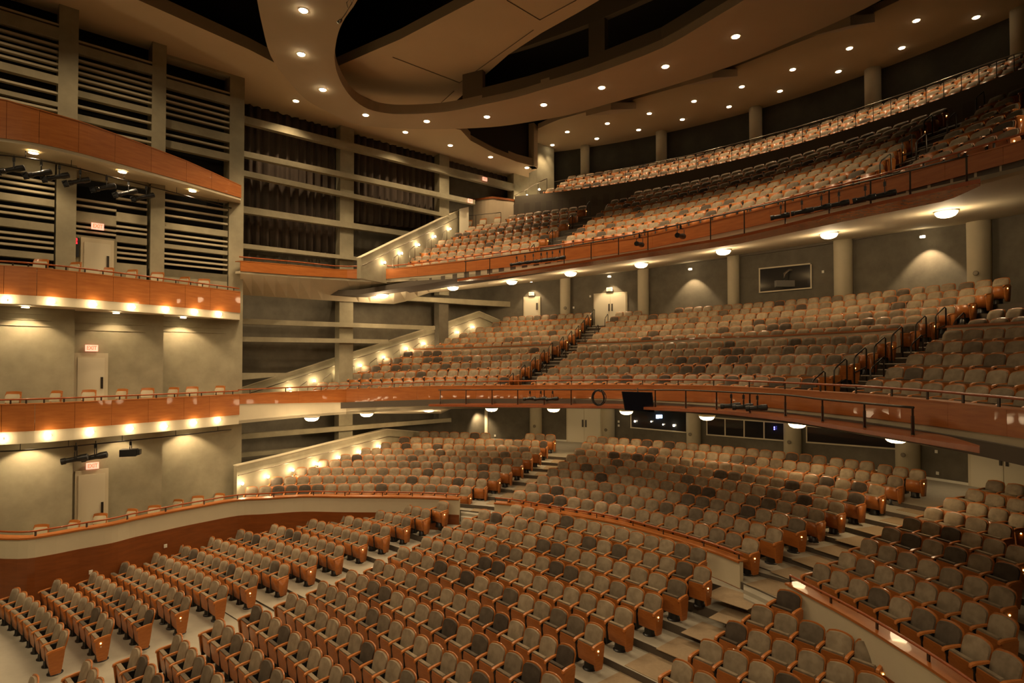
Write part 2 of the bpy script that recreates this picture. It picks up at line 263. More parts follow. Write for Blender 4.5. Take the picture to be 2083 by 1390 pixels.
# ---------------------------------------------------------------- rows of seats
def hQ(j): return -(6.4 - .0135 * max(0, j - 2.5) ** 2)
def hP(i): return -(4.72 - .143 * i)
QOFF = {'QL': 2, 'QC': 0, 'QR': 1}
ROWS = []
def fitrow(tier, block, i, n, pts3):
    q = np.array(pts3); deg = min(len(q) - 1, 3 if len(q) > 5 and tier in 'QP' else 2)
    if deg < 1:
        n = 1; ix = np.arange(n); ps = np.repeat(q[:1, 1:], n, 0); tg = np.array([[.48, -.47]] if block != 'R' else [[.35, -.5]]) 
    else:
        c = [np.polyfit(q[:, 0], q[:, k], deg) for k in (1, 2)]
        dz = min(deg, 1 if tier in 'B' else 2)
        cz = np.polyfit(q[:, 0], q[:, 3], dz)
        ix = np.arange(n)
        ps = np.stack([np.polyval(c[0], ix), np.polyval(c[1], ix), np.polyval(cz, ix)], 1)
        tg = np.stack([np.polyval(np.polyder(c[0]), ix), np.polyval(np.polyder(c[1]), ix)], 1)
    pit = np.hypot(tg[:, 0], tg[:, 1]); pit = np.where(pit > .3, pit, .56)
    tg = tg / np.hypot(tg[:, 0], tg[:, 1])[:, None]
    f = np.stack([tg[:, 1], -tg[:, 0]], 1)
    s = np.sign(f @ np.array([-.6, -.8])); f = f * s[:, None]
    ROWS.append(dict(tier=tier, block=block, i=i, n=n, p=ps, t=tg, f=f, pit=pit))
for nm, D in (('QL', QL), ('QC', QC), ('QR', QR)):
    for j, (n, pts) in D.items():
        h = hQ(j - QOFF[nm]); fitrow('Q', nm[1], j, n, [(a, *unp(x, y, h), CZ + h) for a, x, y in pts])
for nm, D in (('PL', PL), ('PC', PC), ('PR', PR)):
    for i, (n, pts) in enumerate(D):
        h = hP(i)
        if nm == 'PL': h -= max(0, .16 - .05 * i)
        fitrow('P', nm[1], i, n, [(a, *unp(x, y, h), CZ + h) for a, x, y in pts])
# the two broken groups of the last parterre row
def prow(x0, y0, x1, y1, n, h, blk, i): fitrow('P', blk, i, n, [(0, *unp(x0, y0, h), CZ + h), (n - 1, *unp(x1, y1, h), CZ + h)])
h8 = hP(8)
prow(863.7, 877.3, 988, 880.5, 7, h8, 'L', 8); prow(1078.9, 881.9, 1120.6, 883.8, 3, h8, 'L', 8)
prow(1204.9, 887.4, 1270.4, 891.4, 4, h8, 'C', 8)
fitrow('P', 'C', 8, 16, [(a, *unp(x, y, h8), CZ + h8) for a, x, y in ((0, 1294.9, 893), (3, 1364, 898), (7, 1458, 905.8), (11, 1559, 915.4), (15, 1669, 926.8))])
prow(1703.7, 931.8, 1764.9, 938.3, 3, h8, 'C', 8); prow(1803, 945.5, 1869.3, 955, 3, h8, 'C', 8)
prow(2028, 977.7, 2113, 992, 3, h8, 'R', 8)
def mplan(px, i): return arc_at(px, 18.46 + .887 * i, 1.593, .485)
def bplan(px, i): return arc_at(px, 20.4 + 1.02 * i)
for nm, D in (('ML', ML), ('MC', MC), ('MR', MR)):
    for i, (n, pts) in enumerate(D):
        r = []
        for a, x, y in pts:
            X, Y = mplan(x, i); r.append((a, X, Y, zat(X, Y, y)))
        fitrow('M', nm[1], i, n, r)
for n, pts in MK:
    r = []
    for a, x, y in pts:
        X, Y = mplan(x, 10); r.append((a, X, Y, zat(X, Y, y)))
    fitrow('M', 'C', 10, n, r)
# balcony: the centre block's right ends follow the aisle
BALC_END = [(24, 1790, 343), (25, 1811, 324), (25, 1833, 309), (25, 1855, 293), (26, 1876, 278), (26, 1897, 262), (24, 1918, 246)]
for nm, D in (('BL', BL), ('BC', BC), ('BR', BR)):
    for i, (n, pts) in enumerate(D):
        r = []; pts = list(pts)
        for a, x, y in pts:
            X, Y = bplan(x, i); r.append((a, X, Y, zat(X, Y, y)))
        if nm == 'BC':
            a, x, _ = BALC_END[i]; X, Y = bplan(x, i); r.append((a, X, Y, r[-1][3] + (r[-1][3] - r[-2][3]) * .5))
        fitrow('B', nm[1], i, n, r)
# top gallery: three rows on level arcs
for i, (R, h, xa) in enumerate(((29.15, 10.95, 1122), (30.2, 11.6, 1150), (31.2, 12.25, 1166))):
    xa_, ya_ = arc_at(xa, R); xb_, yb_ = arc_at(2130, R)
    t0 = math.atan2(ya_ - CC[1], xa_ - CC[0]); t1 = math.atan2(yb_ - CC[1], xb_ - CC[0])
    n = int((t0 - t1) * R / .57) + 1
    fitrow('G', 'C', i, n, [(k, CC[0] + R * math.cos(t0 - k * .57 / R), CC[1] + R * math.sin(t0 - k * .57 / R), CZ + h) for k in (0, n // 4, n // 2, 3 * n // 4, n - 1)])
BACK_TOP = .94; BACK_OFF = .25
def origin(r, k):
    b = r['p'][k]; f = r['f'][k]
    return np.array([b[0] + f[0] * BACK_OFF, b[1] + f[1] * BACK_OFF, b[2] - BACK_TOP])
# ---------------------------------------------------------------- the seat's shapes (local: +y faces the stage)
def panel(bm, hw, z0, z1, y0, y1, th, nx, nz, arch=.05, curl=.03, taper=.94, puff=0, zr=.16):
    """curved, round-topped panel leaning from y0 (bottom) to y1 (top)"""
    fr = []; bk = []
    for a in range(nz + 1):
        s = a / nz; rf = []; rb = []
        w = hw * (taper + (1 - taper) * min(1, s / .5))
        if s > 1 - zr: w *= 1 - .17 * ((s - 1 + zr) / zr) ** 2.2
        for b in range(nx + 1):
            u = -1 + 2 * b / nx; x = w * u
            z = z0 + s * (z1 - arch * u * u * s - z0); yy = y0 + s * (y1 - y0) + curl * u * u
            e = 1 - (abs(u) ** 3); g = math.sin(PI * min(1, max(0, s * .96 + .02)))
            rf.append(bm.verts.new((x, yy + th / 2 + puff * e * g, z))); rb.append(bm.verts.new((x, yy - th / 2, z)))
        fr.append(rf); bk.append(rb)
    for a in range(nz):
        for b in range(nx):
            bm.faces.new((fr[a][b + 1], fr[a][b], fr[a + 1][b], fr[a + 1][b + 1])); bm.faces.new((bk[a][b], bk[a][b + 1], bk[a + 1][b + 1], bk[a + 1][b]))
    for a in range(nz):
        bm.faces.new((fr[a][0], bk[a][0], bk[a + 1][0], fr[a + 1][0])); bm.faces.new((bk[a][nx], fr[a][nx], fr[a + 1][nx], bk[a + 1][nx]))
    for b in range(nx):
        bm.faces.new((fr[nz][b + 1], fr[nz][b], bk[nz][b], bk[nz][b + 1])); bm.faces.new((fr[0][b], fr[0][b + 1], bk[0][b + 1], bk[0][b]))
def seat_parts(hi):
    """dict of bmesh per part"""
    nx, nz = (8, 10) if hi else (4, 5)
    d = {}
    b = bmesh.new(); panel(b, .268, .34, .945, -.10, -.25, .028, nx, nz, arch=.032, curl=.035); d['backrest'] = (b, 'wood_seat')
    b = bmesh.new(); panel(b, .247, .40, .920, -.085, -.212, .05, nx, nz, arch=.032, curl=.03, puff=.035); d['back_cushion'] = (b, 'velvet')
    b = bmesh.new(); panel(b, .246, .195, .612, .125, .175, .022, max(2, nx // 2), max(2, nz // 3), arch=.0, curl=-.012, taper=.97, zr=.001); d['seat_bottom'] = (b, 'wood_seat')
    b = bmesh.new(); panel(b, .238, .30, .650, .075, .125, .085, max(2, nx // 2), max(3, nz // 2), arch=.0, curl=0, taper=.98, puff=.0, zr=.1); d['seat_cushion'] = (b, 'velvet')
    return d
def arm_mesh(bm, xc):
    sec = [(.225, .585, .030), (.21, .612, .036), (.15, .634, .038), (.02, .650, .036), (-.13, .660, .030)]
    rings = []
    for y, z, hw in sec:
        rings.append([bm.verts.new((xc - hw, y, z - .017)), bm.verts.new((xc + hw, y, z - .017)), bm.verts.new((xc + hw * .8, y, z + .017)), bm.verts.new((xc - hw * .8, y, z + .017))])
    for a, b in zip(rings, rings[1:]):
        for k in range(4): bm.faces.new((a[k], a[(k + 1) % 4], b[(k + 1) % 4], b[k]))
    bm.faces.new(rings[0][::-1]); bm.faces.new(rings[-1])
def post_mesh(bm, xc): box(bm, xc - .014, xc + .014, -.12, .15, .08, .60)
def ped_mesh(bm, seg): lathe(bm, [(.165, 0), (.165, .018), (.135, .04), (.125, .17), (.14, .20), (.05, .24)], seg)
def end_mesh(bm, side):
    x0 = side * .268; x1 = side * .325
    pr = [(.205, .598), (.20, .50), (.165, .20), (.14, .10), (-.05, .095), (-.08, .2), (-.125, .5), (-.14, .64), (.02, .633), (.15, .615)]
    a = [bm.verts.new((x0, y, z)) for y, z in pr]; b = [bm.verts.new((x1, y * .97 + .003, z)) for y, z in pr]
    n = len(pr)
    bm.faces.new(a); bm.faces.new(b[::-1])
    for k in range(n): bm.faces.new((a[k], b[k], b[(k + 1) % n], a[(k + 1) % n]))
    bmesh.ops.recalc_face_normals(bm, faces=bm.faces)
def lamp_mesh(bm, side):
    c = Vector((side * .328, .085, .53)); vs = []
    lathe(bm, [(.004, -.018), (.016, -.012), (.019, 0), (.016, .012), (.004, .018)], 8, c)
def plate_mesh(bm, side):
    c = Vector((side * .326, .08, .445)); r = []
    for x in (-.003, .004): r.append([bm.verts.new((c.x + x, c.y + .017 * math.cos(2 * PI * k / 12), c.z + .017 * math.sin(2 * PI * k / 12))) for k in range(12)])
    for k in range(12): bm.faces.new((r[0][k], r[0][(k + 1) % 12], r[1][(k + 1) % 12], r[1][k]))
    bm.faces.new(r[0][::-1]); bm.faces.new(r[1]); bmesh.ops.recalc_face_normals(bm, faces=bm.faces)
def me_of(bm, name, m, smooth=True):
    me = bpy.data.meshes.new(name); bm.to_mesh(me); bm.free(); me.materials.append(m)
    if smooth:
        for p in me.polygons: p.use_smooth = True
        try: me.set_sharp_from_angle(angle=math.radians(40))
        except Exception: pass
    return me
SM = {}
for k, (bm, m) in seat_parts(True).items(): SM[k] = me_of(bm, k, M[m])
for sd in (1, -1):
    b = bmesh.new(); arm_mesh(b, sd * .28); SM['arm%d' % sd] = me_of(b, 'armrest', M['arm'])
    b = bmesh.new(); post_mesh(b, sd * .28); SM['post%d' % sd] = me_of(b, 'support_post', M['black'], False)
    b = bmesh.new(); end_mesh(b, sd); SM['end%d' % sd] = me_of(b, 'end_panel', M['wood_seat'], False)
    b = bmesh.new(); lamp_mesh(b, sd); SM['lamp%d' % sd] = me_of(b, 'aisle_lamp', M['amber'])
    b = bmesh.new(); plate_mesh(b, sd); SM['plate%d' % sd] = me_of(b, 'number_plate', M['white'], False)
b = bmesh.new(); ped_mesh(b, 16); SM['ped'] = me_of(b, 'pedestal', M['black'])
def child(name, me, root, tone=None):
    o = bpy.data.objects.new(name, me); COL.objects.link(o); o.parent = root
    if tone is not None: o.color = (tone, tone, tone, 1)
    return o
# ---------------------------------------------------------------- collect every seat of the photo
def ends(r): # which ends stand at an aisle (low index = left in the photo)
    return True, True
ALLS = []
for r in ROWS:
    for k in range(r['n']):
        o = origin(r, k); u, v = proj(o[0], o[1], o[2] + .6)
        if u < -30 or u > 2120 or v > 1430 or o[1] < 3: continue
        d = math.hypot(o[0], o[1])
        ALLS.append((d, u, v, r, k, o))
ALLS.sort(key=lambda s: s[0])
def tone_of(r, k):
    x = random.random()
    if x < .10: return random.uniform(.02, .15)
    if x < .24: return random.uniform(.15, .4)
    return random.uniform(.55, 1)
NEAR = ALLS[:296]; FAR = ALLS[296:]
TIER = {'Q': 'lower floor', 'P': 'raised tier', 'M': 'mezzanine', 'B': 'balcony'}
BLK = {'L': 'left', 'C': 'middle', 'R': 'right'}
SEATS = []
for d, u, v, r, k, o in NEAR:
    root = empty('theatre_seat', o, math.atan2(r['f'][k][1], r['f'][k][0]) - PI / 2)
    root.scale = (r['pit'][k] / .56, 1, 1)
    t = tone_of(r, k); SEATS.append((root, r, k, t))
    child('backrest', SM['backrest'], root); child('back_cushion', SM['back_cushion'], root, t)
    child('seat_bottom', SM['seat_bottom'], root); child('seat_cushion', SM['seat_cushion'], root, t * .8)
    child('armrest', SM['arm1'], root); child('support_post', SM['post1'], root); child('pedestal', SM['ped'], root)
    lamp = (r['i'] % 2 == 0)
    if k == r['n'] - 1:
        child('armrest', SM['arm-1'], root); e = child('end_panel', SM['end-1'], root)
        if lamp: child('aisle_lamp', SM['lamp-1'], e); child('number_plate', SM['plate-1'], e)
    if k == 0 and r['block'] != 'L':
        child('end_panel', SM['end1'], root)
    tn = 'dark' if t < .2 else ('dull' if t < .45 else 'pale')
    rowmax = max(q['i'] for q in ROWS if q['tier'] == r['tier'] and q['block'] == r['block'])
    kk = (ORD[k + 1] + ' from left') if r['block'] != 'L' else (ORD[r['n'] - k] + ' from aisle')
    if r['tier'] == 'Q': lab = '%s grey theatre seat, %s, %s row before the low wall, %s block' % (tn, kk, ORD[rowmax - r['i'] + 1], BLK[r['block']])
    else: lab = '%s grey theatre seat, %s, %s row behind the rail, %s %s block' % (tn, kk, ORD[r['i'] + 1], {'P': 'raised', 'M': 'mezzanine', 'B': 'balcony'}[r['tier']], BLK[r['block']])
    tag(root, lab, 'seat', 'theatre seats in %s block of %s' % (BLK[r['block']], TIER[r['tier']]))
# all the other seats: one object, built from a lighter copy of the same seat
def arrays(parts):
    vs = []; fs = []; mi = []; ton = []
    for bm, m, tf in parts:
        bm.verts.index_update(); off = len(vs)
        vs += [tuple(v.co) for v in bm.verts]; ton += [tf] * len(bm.verts)
        for f in bm.faces: fs.append([off + v.index for v in f.verts]); mi.append(m)
        bm.free()
    return np.array(vs), fs, mi, np.array(ton)
MATS = [M['wood_seat'], M['velvet_m'], M['arm'], M['black'], M['amber']]
def tmpl(hi, endl, endr, lamp, ped=True):
    P = []
    for k, (bm, m) in seat_parts(hi).items(): P.append((bm, 1 if m == 'velvet' else 0, 1 if k == 'back_cushion' else .85))
    b = bmesh.new(); arm_mesh(b, .28); P.append((b, 2, 1))
    b = bmesh.new(); post_mesh(b, .28); P.append((b, 3, 1))
    if ped: b = bmesh.new(); lathe(b, [(.16, 0), (.13, .05), (.13, .24)], 8); P.append((b, 3, 1))
    if endr:
        b = bmesh.new(); arm_mesh(b, -.28); P.append((b, 2, 1)); b = bmesh.new(); end_mesh(b, -1); P.append((b, 0, 1))
        if lamp: b = bmesh.new(); lamp_mesh(b, -1); P.append((b, 4, 1))
    if endl: b = bmesh.new(); end_mesh(b, 1); P.append((b, 0, 1))
    return arrays(P)
TC = {}
vv = []; loops = []; lstart = []; ltot = []; mis = []; tones = []; nv = 0; nl = 0
for d, u, v, r, k, o in FAR:
    el = k == 0 and r['block'] != 'L'; er = k == r['n'] - 1; lp = r['i'] % 2 == 0
    key = (d < 17, el, er, lp)
    if key not in TC:
        a = tmpl(*key); idx = np.array([q for f in a[1] for q in f]); cnt = np.array([len(f) for f in a[1]])
        TC[key] = (a[0], idx, cnt, np.array(a[2]), a[3])
    V0, idx, cnt, mi, tf = TC[key]
    f = r['f'][k]; sc = r['pit'][k] / .56
    x = V0[:, 0] * sc; y = V0[:, 1]
    W = np.stack([o[0] + x * f[1] + y * f[0], o[1] - x * f[0] + y * f[1], o[2] + V0[:, 2]], 1)
    vv.append(W); loops.append(idx + nv); ltot.append(cnt); mis.append(mi); tones.append(tf * tone_of(r, k)); nv += len(W)
vv = np.concatenate(vv); loops = np.concatenate(loops); ltot = np.concatenate(ltot); mis = np.concatenate(mis); tones = np.concatenate(tones)
me = bpy.data.meshes.new('distant_theatre_seats')
me.vertices.add(len(vv)); me.vertices.foreach_set('co', vv.astype(np.float32).ravel())
me.loops.add(len(loops)); me.loops.foreach_set('vertex_index', loops.astype(np.int32))
me.polygons.add(len(ltot)); me.polygons.foreach_set('loop_start', (np.cumsum(ltot) - ltot).astype(np.int32)); me.polygons.foreach_set('loop_total', ltot.astype(np.int32))
for m in MATS: me.materials.append(m)
me.polygons.foreach_set('material_index', mis.astype(np.int32))
at = me.attributes.new('tone', 'FLOAT', 'POINT'); at.data.foreach_set('value', tones.astype(np.float32))
me.update(calc_edges=True)
far = bpy.data.objects.new('distant_theatre_seats', me); COL.objects.link(far)
tag(far, 'all further rows of grey velvet and cherry wood seats on every tier', 'seats', kind='stuff')
print('SEATS', len(ALLS), 'verts', len(vv))
# ================================================================= the hall
# ---- plans (x, y) ------------------------------------------------
BOXF = [(-19.0, 15.9), (-17.2, 16.7), (-15.9, 17.3), (-15.15, 17.55), (-14.5, 17.95), (-13.85, 18.7), (-13.3, 19.6), (-12.7, 20.6), (-12.07, 21.7), (-11.6, 22.6), (-11.0, 23.8)]
WA = (-12.75, 25.16); WB = (1.6, 37.9)                 # the long side wall behind the bars
PIER = [(-11.0, 23.8), (-10.0, 25.7), (-8.9, 27.2), (-8.0, 28.1)]
def wallW(px): return ray_line(px, WA, WB)
def rear(px, R=28.5): return arc_at(px, R)
def arcpts(pa, pb, R, n=24, a=0, b=0):
    x0, y0 = arc_at(pa, R, a, b); x1, y1 = arc_at(pb, R, a, b)
    t0 = math.atan2(y0 - CC[1], x0 - CC[0]); t1 = math.atan2(y1 - CC[1], x1 - CC[0]); out = []
    for k in range(n + 1):
        t = t0 + (t1 - t0) * k / n; tt = t - PI / 4; r = R + a * tt + b * tt * tt
        out.append((CC[0] + r * math.cos(t), CC[1] + r * math.sin(t)))
    return out
def smooth_curve(pts, sub=3):
    """catmull-rom through plan points"""
    out = []
    for i in range(len(pts) - 1):
        p0 = pts[max(i - 1, 0)]; p1 = pts[i]; p2 = pts[i + 1]; p3 = pts[min(i + 2, len(pts) - 1)]
        for k in range(sub):
            t = k / sub
            out.append(tuple(.5 * (2 * p1[c] + (p2[c] - p0[c]) * t + (2 * p0[c] - 5 * p1[c] + 4 * p2[c] - p3[c]) * t * t + (3 * p1[c] - p0[c] - 3 * p2[c] + p3[c]) * t ** 3) for c in range(len(p1))))
    out.append(tuple(pts[-1])); return out
def Zr(h): return CZ + h
def shift(pts, d):
    nn = normals2d(pts); return [(p[0] + n[0] * d, p[1] + n[1] * d) + tuple(p[2:]) for p, n in zip(pts, nn)]
# ---- lower floor: treads ------------------------------------------
QCn = (-47.0, -28.0)
def qR(j, t): return 56.64 + .963 * j - .106 * t + 3.5 * t * t
def tread(name, C, Rin, Rout, zf, t0, t1, m, n=40, drop=.35):
    vs = []; fs = []
    for k in range(n + 1):
        a = t0 + (t1 - t0) * k / n; tt = a - PI / 4; ri = Rin(tt); ro = Rout(tt); z = zf(tt) if callable(zf) else zf
        ca, sa = math.cos(a), math.sin(a)
        vs += [(C[0] + ri * ca, C[1] + ri * sa, z - drop), (C[0] + ri * ca, C[1] + ri * sa, z), (C[0] + ro * ca, C[1] + ro * sa, z), (C[0] + ro * ca, C[1] + ro * sa, z - drop)]
    mi = []
    for k in range(n):
        a = 4 * k; b = a + 4
        fs += [(a, a + 1, b + 1, b), (a + 1, a + 2, b + 2, b + 1), (a + 2, a + 3, b + 3, b + 2), (a + 3, a, b, b + 3)]; mi += [1, 0, 0, 0]
    o = mesh_obj(name, vs, fs, m)
    for p, q in zip(o.data.polygons, mi): p.material_index = q
    return struct(o)
bm = bmesh.new(); FZ = CZ - 6.4 - BACK_TOP; box(bm, -40, 20, -6, 40, -.3, FZ); struct(bobj('floor', bm, M['carpet']))
for j in range(3, 15):
    z = Zr(hQ(j)) - BACK_TOP
    if z <= FZ + .004: continue
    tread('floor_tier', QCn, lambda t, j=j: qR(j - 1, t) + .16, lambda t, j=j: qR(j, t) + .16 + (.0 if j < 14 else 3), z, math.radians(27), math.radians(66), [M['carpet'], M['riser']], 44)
def hull_runner(name, quad, th=.012):
    bm = bmesh.new(); a = [bm.verts.new(v) for v in quad]; b = [bm.verts.new((v[0], v[1], v[2] + th)) for v in quad]
    bm.faces.new(b); bm.faces.new(a[::-1])
    for k in range(4): bm.faces.new((a[k], a[(k + 1) % 4], b[(k + 1) % 4], b[k]))
    bmesh.ops.recalc_face_normals(bm, faces=bm.faces)
    return struct(bobj(name, bm, [M['runner'], M['black']]))
def seatpos(tier, blk, i, k, gi=0):
    rr = [r for r in ROWS if r['tier'] == tier and r['block'] == blk and r['i'] == i]
    return rr[gi], origin(rr[gi], k)
def q_end(blk, i, k):
    r, o = seatpos('Q', blk, i, k); return r, o
# tan runners on the aisle treads between middle and right blocks
for j in range(6, 14):
    rc = [r for r in ROWS if r['tier'] == 'Q' and r['block'] == 'C' and r['i'] == j][0]
    k = rc['n'] - 1; e = origin(rc, k); t = rc['t'][k]; f = rc['f'][k]
    z = Zr(hQ(j)) - BACK_TOP + .001; w0 = .55; w1 = 1.75
    hull_runner('aisle_runner', [(e[0] + t[0] * w0 + f[0] * .52, e[1] + t[1] * w0 + f[1] * .52, z), (e[0] + t[0] * w1 + f[0] * .52, e[1] + t[1] * w1 + f[1] * .52, z), (e[0] + t[0] * w1 - f[0] * .40, e[1] + t[1] * w1 - f[1] * .40, z), (e[0] + t[0] * w0 - f[0] * .40, e[1] + t[1] * w0 - f[1] * .40, z)])
# ---- raised tier (behind the parterre wall) -----------------------
A_ = []; b_ = []
for r in ROWS:
    if r['tier'] == 'P' and r['i'] < 8:
        for k in range(0, r['n'], 3):
            x, y, _ = r['p'][k]; t = math.atan2(y - CC[1], x - CC[0]) - PI / 4; A_.append([1, r['i'], t, t * t]); b_.append(math.hypot(x - CC[0], y - CC[1]))
cp = np.linalg.lstsq(np.array(A_), np.array(b_), rcond=None)[0]
def pR(i, t): return cp[0] + cp[1] * i + cp[2] * t + cp[3] * t * t
T0, T1 = math.radians(-12), math.radians(100)
HC = -5.12
RW = float(np.mean([math.hypot(unp(x, y, HC)[0] - CC[0], unp(x, y, HC)[1] - CC[1]) for x, y in ((1045.8, 1026.5), (1210.7, 1055), (1391, 1101.4), (1504.5, 1141.7))]))
print('RW', RW)
for i in range(9):
    z = Zr(hP(i)) - BACK_TOP
    Ri = (lambda t: RW + .12) if i == 0 else (lambda t, i=i: pR(i - 1, t) + .14)
    Ro = (lambda t, i=i: pR(i, t) + .14) if i < 8 else (lambda t: 29.5)
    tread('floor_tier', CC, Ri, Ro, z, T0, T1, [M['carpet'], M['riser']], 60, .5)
for gap in ((9, 9),):
    pass
for blkA, blkB in (('L', 'C'), ('C', 'R')):
    for i in range(0, 8):
        ra = [r for r in ROWS if r['tier'] == 'P' and r['block'] == blkA and r['i'] == i][0]
        k = ra['n'] - 1; e = origin(ra, k); t = ra['t'][k]; f = ra['f'][k]; z = Zr(hP(i)) - BACK_TOP + .001
        wa, wb = .5, (1.25 if blkA == 'L' else 1.8)
        hull_runner('aisle_runner', [(e[0] + t[0] * wa + f[0] * .62, e[1] + t[1] * wa + f[1] * .62, z), (e[0] + t[0] * wb + f[0] * .62, e[1] + t[1] * wb + f[1] * .62, z), (e[0] + t[0] * wb - f[0] * .38, e[1] + t[1] * wb - f[1] * .38, z), (e[0] + t[0] * wa - f[0] * .38, e[1] + t[1] * wa - f[1] * .38, z)])
# extra aisle steps where the floor climbs through the wall
for pa, pb in ((936, 1003), (1507, 1598)):
    for k, zz in enumerate((1.60, 1.70)):
        P0 = arcpts(pa + 2, pb - 2, RW - .35 + .2 * k, 4); P1 = arcpts(pa + 2, pb - 2, RW + .12, 4)
        struct(ruled('floor_step', [(x, y, zz - .3) for x, y in P0], [(x, y, zz - .3) for x, y in P1], M['carpet'], .3))
# ---- the parterre wall, its cap and handrail ----------------------
CAPL = [(37, 1095), (99, 1088), (161, 1077), (227.5, 1066), (275, 1055), (330, 1044), (367, 1036.6), (418, 1027.4), (484, 1016.4), (539, 1013.5), (616, 1009), (700, 1010), (800, 1010.5), (870, 1012), (934, 1015)]
CAPC = [(1005.5, 1022.6), (1045.8, 1026.5), (1115, 1039), (1210.7, 1055), (1268.3, 1066.8), (1329.8, 1084), (1391.2, 1101.4), (1460.4, 1124.4), (1504.5, 1141.7)]
CAPR = [(1600, 1185), (1644, 1208), (1727.5, 1253.3), (1825, 1312.5), (1934, 1384), (2060, 1480)]
def parapet(seg, label, first, flip):
    pl = [unp(x, y, HC) for x, y in seg]
    if first: pl = [(-18.5, 17.0), (-16.6, 17.75)] + pl
    pl = smooth_curve(pl, 4)
    zc = Zr(HC)
    root = empty('parterre_wall', (pl[len(pl) // 2][0], pl[len(pl) // 2][1], 0))
    tag(root, label, 'wall', 'low curved walls in front of the raised seats')
    def S_(name, off, th, z0, z1, m):
        q = [(x - root.location.x, y - root.location.y, z1, z0) for x, y in shift(pl, off)]
        return strip(name, q, th, m, root)
    S_('wall_face', .0, .12, .1, zc - .02, M['cream'])
    S_('wood_base', -.012, .012, 0, Zr(HC) - .62 if first else Zr(HC) - .72, M['wood_dark'])
    S_('wood_cap', -.05, .34, zc - .05, zc, M['wood'])
    q = [(x - root.location.x, y - root.location.y, zc + .15) for x, y in shift(pl, .1)]
    bm = bmesh.new(); tube(bm, q, .028, 8); bobj('handrail', bm, M['rail_wood'], root, True)
    L = 0; last = None
    for a in q:
        if last is None or (Vector(a) - last).length > 1.15:
            last = Vector(a); bm = bmesh.new(); box(bm, -.012, .012, -.03, .03, -.16, -.01); o = bobj('rail_bracket', bm, M['steel'], root); o.location = a
    return pl
parapet(CAPL, 'long curved cream and wood wall from the side boxes to the left aisle', True, 1)
parapet(CAPC, 'curved cream wall with wood cap between the two aisles', False, 1)
parapet(CAPR, 'low curved wall with wood cap at the lower right of the hall', False, 1)
# ---- tiers above --------------------------------------------------
def tier_h(tier, i):
    """quadratic in angle of seat floor height for a row"""
    a = []; b = []
    for r in ROWS:
        if r['tier'] == tier and r['i'] == i:
            for k in range(0, r['n'], 2):
                x, y, z = r['p'][k]; a.append(math.atan2(y - CC[1], x - CC[0]) - PI / 4); b.append(z - BACK_TOP)
    c = np.polyfit(a, b, 2 if max(a) - min(a) > .5 else 1); lo, hi = min(a), max(a)
    return lambda t: float(np.polyval(c, min(max(t, lo - .12), hi + .12)))
MH = [tier_h('M', i) for i in range(11)]; BH = [tier_h('B', i) for i in range(7)]
def mR(i, t): return 18.46 + .887 * i + 1.593 * t + .485 * t * t
def bR(i, t): return 20.4 + 1.02 * i
TM0, TM1 = math.radians(-8), math.radians(96)
for i in range(11):
    tread('mezzanine_floor', CC, (lambda t: mR(0, t) - 1.1) if i == 0 else (lambda t, i=i: mR(i - 1, t) + .12), (lambda t, i=i: mR(i, t) + .12) if i < 10 else (lambda t: 29.3), lambda t, i=i: MH[i](t), TM0, TM1, [M['riser'], M['riser']], 60, .28 if i == 0 else .5)
for i in range(7):
    tread('balcony_floor', CC, (lambda t: bR(0, t) - 1.05) if i == 0 else (lambda t, i=i: bR(i - 1, t) + .12), (lambda t, i=i: bR(i, t) + .12) if i < 6 else (lambda t: 28.5), lambda t, i=i: BH[i](t), TM0, math.radians(93), [M['riser'], M['riser']], 60, .25 if i == 0 else .75)
# fascias: plan + heights read along the curve
M_CAP = [(487, 803), (560, 799), (688, 793.5), (866, 786), (1061, 784.5), (1237, 783), (1460, 785.5), (1564, 791), (1747, 802.5), (1898, 815.5), (2083, 836), (2200, 850)]
M_WB = [(487, 822), (560, 821), (688, 818.8), (866, 815), (1061, 811), (1237, 811), (1460, 820), (1564, 829), (1747, 847.5), (1898, 866.5), (2083, 893), (2200, 912)]
M_WH = [(487, 862), (600, 851), (700, 843), (866, 833), (1061, 830), (1237, 832), (1460, 842), (1564, 853), (1747, 884), (1898, 910), (2083, 947), (2200, 972)]
B_CAP = [(487, 531), (600, 540), (688, 549), (799, 547.5), (917, 534), (1085, 512.5), (1180, 500), (1321, 480), (1561, 424), (1802, 365), (1898, 339), (2083, 288), (2200, 252)]
B_WB = [(487, 551.6), (597, 560), (765, 569.5), (910, 557), (1085, 538), (1180, 526.5), (1321, 506), (1561, 455), (1802, 400), (1898, 375), (2083, 326), (2200, 293)]
B_WH = [(487, 556), (600, 565), (765, 575), (910, 568), (1085, 550), (1180, 539), (1321, 520), (1561, 472), (1802, 418), (1898, 395), (2083, 347), (2200, 315)]
def fplan(which):
    out = []
    for px in list(range(487, 700, 24)): out.append((px, *ray_poly(px, PIER)))
    base = (17.45, 1.593, .485) if which == 'M' else (19.35, 0, 0)
    x7, y7 = arc_at(700, *base)
    for px in list(range(705, 2230, 24)):
        x, y = arc_at(px, *base); w = max(0, 1 - (px - 700) / 130.0)
        dx = -8.0 - x7; dy = 28.1 - y7
        out.append((px, x + dx * w * w, y + dy * w * w))
    return out
FM = fplan('M'); FB = fplan('B')
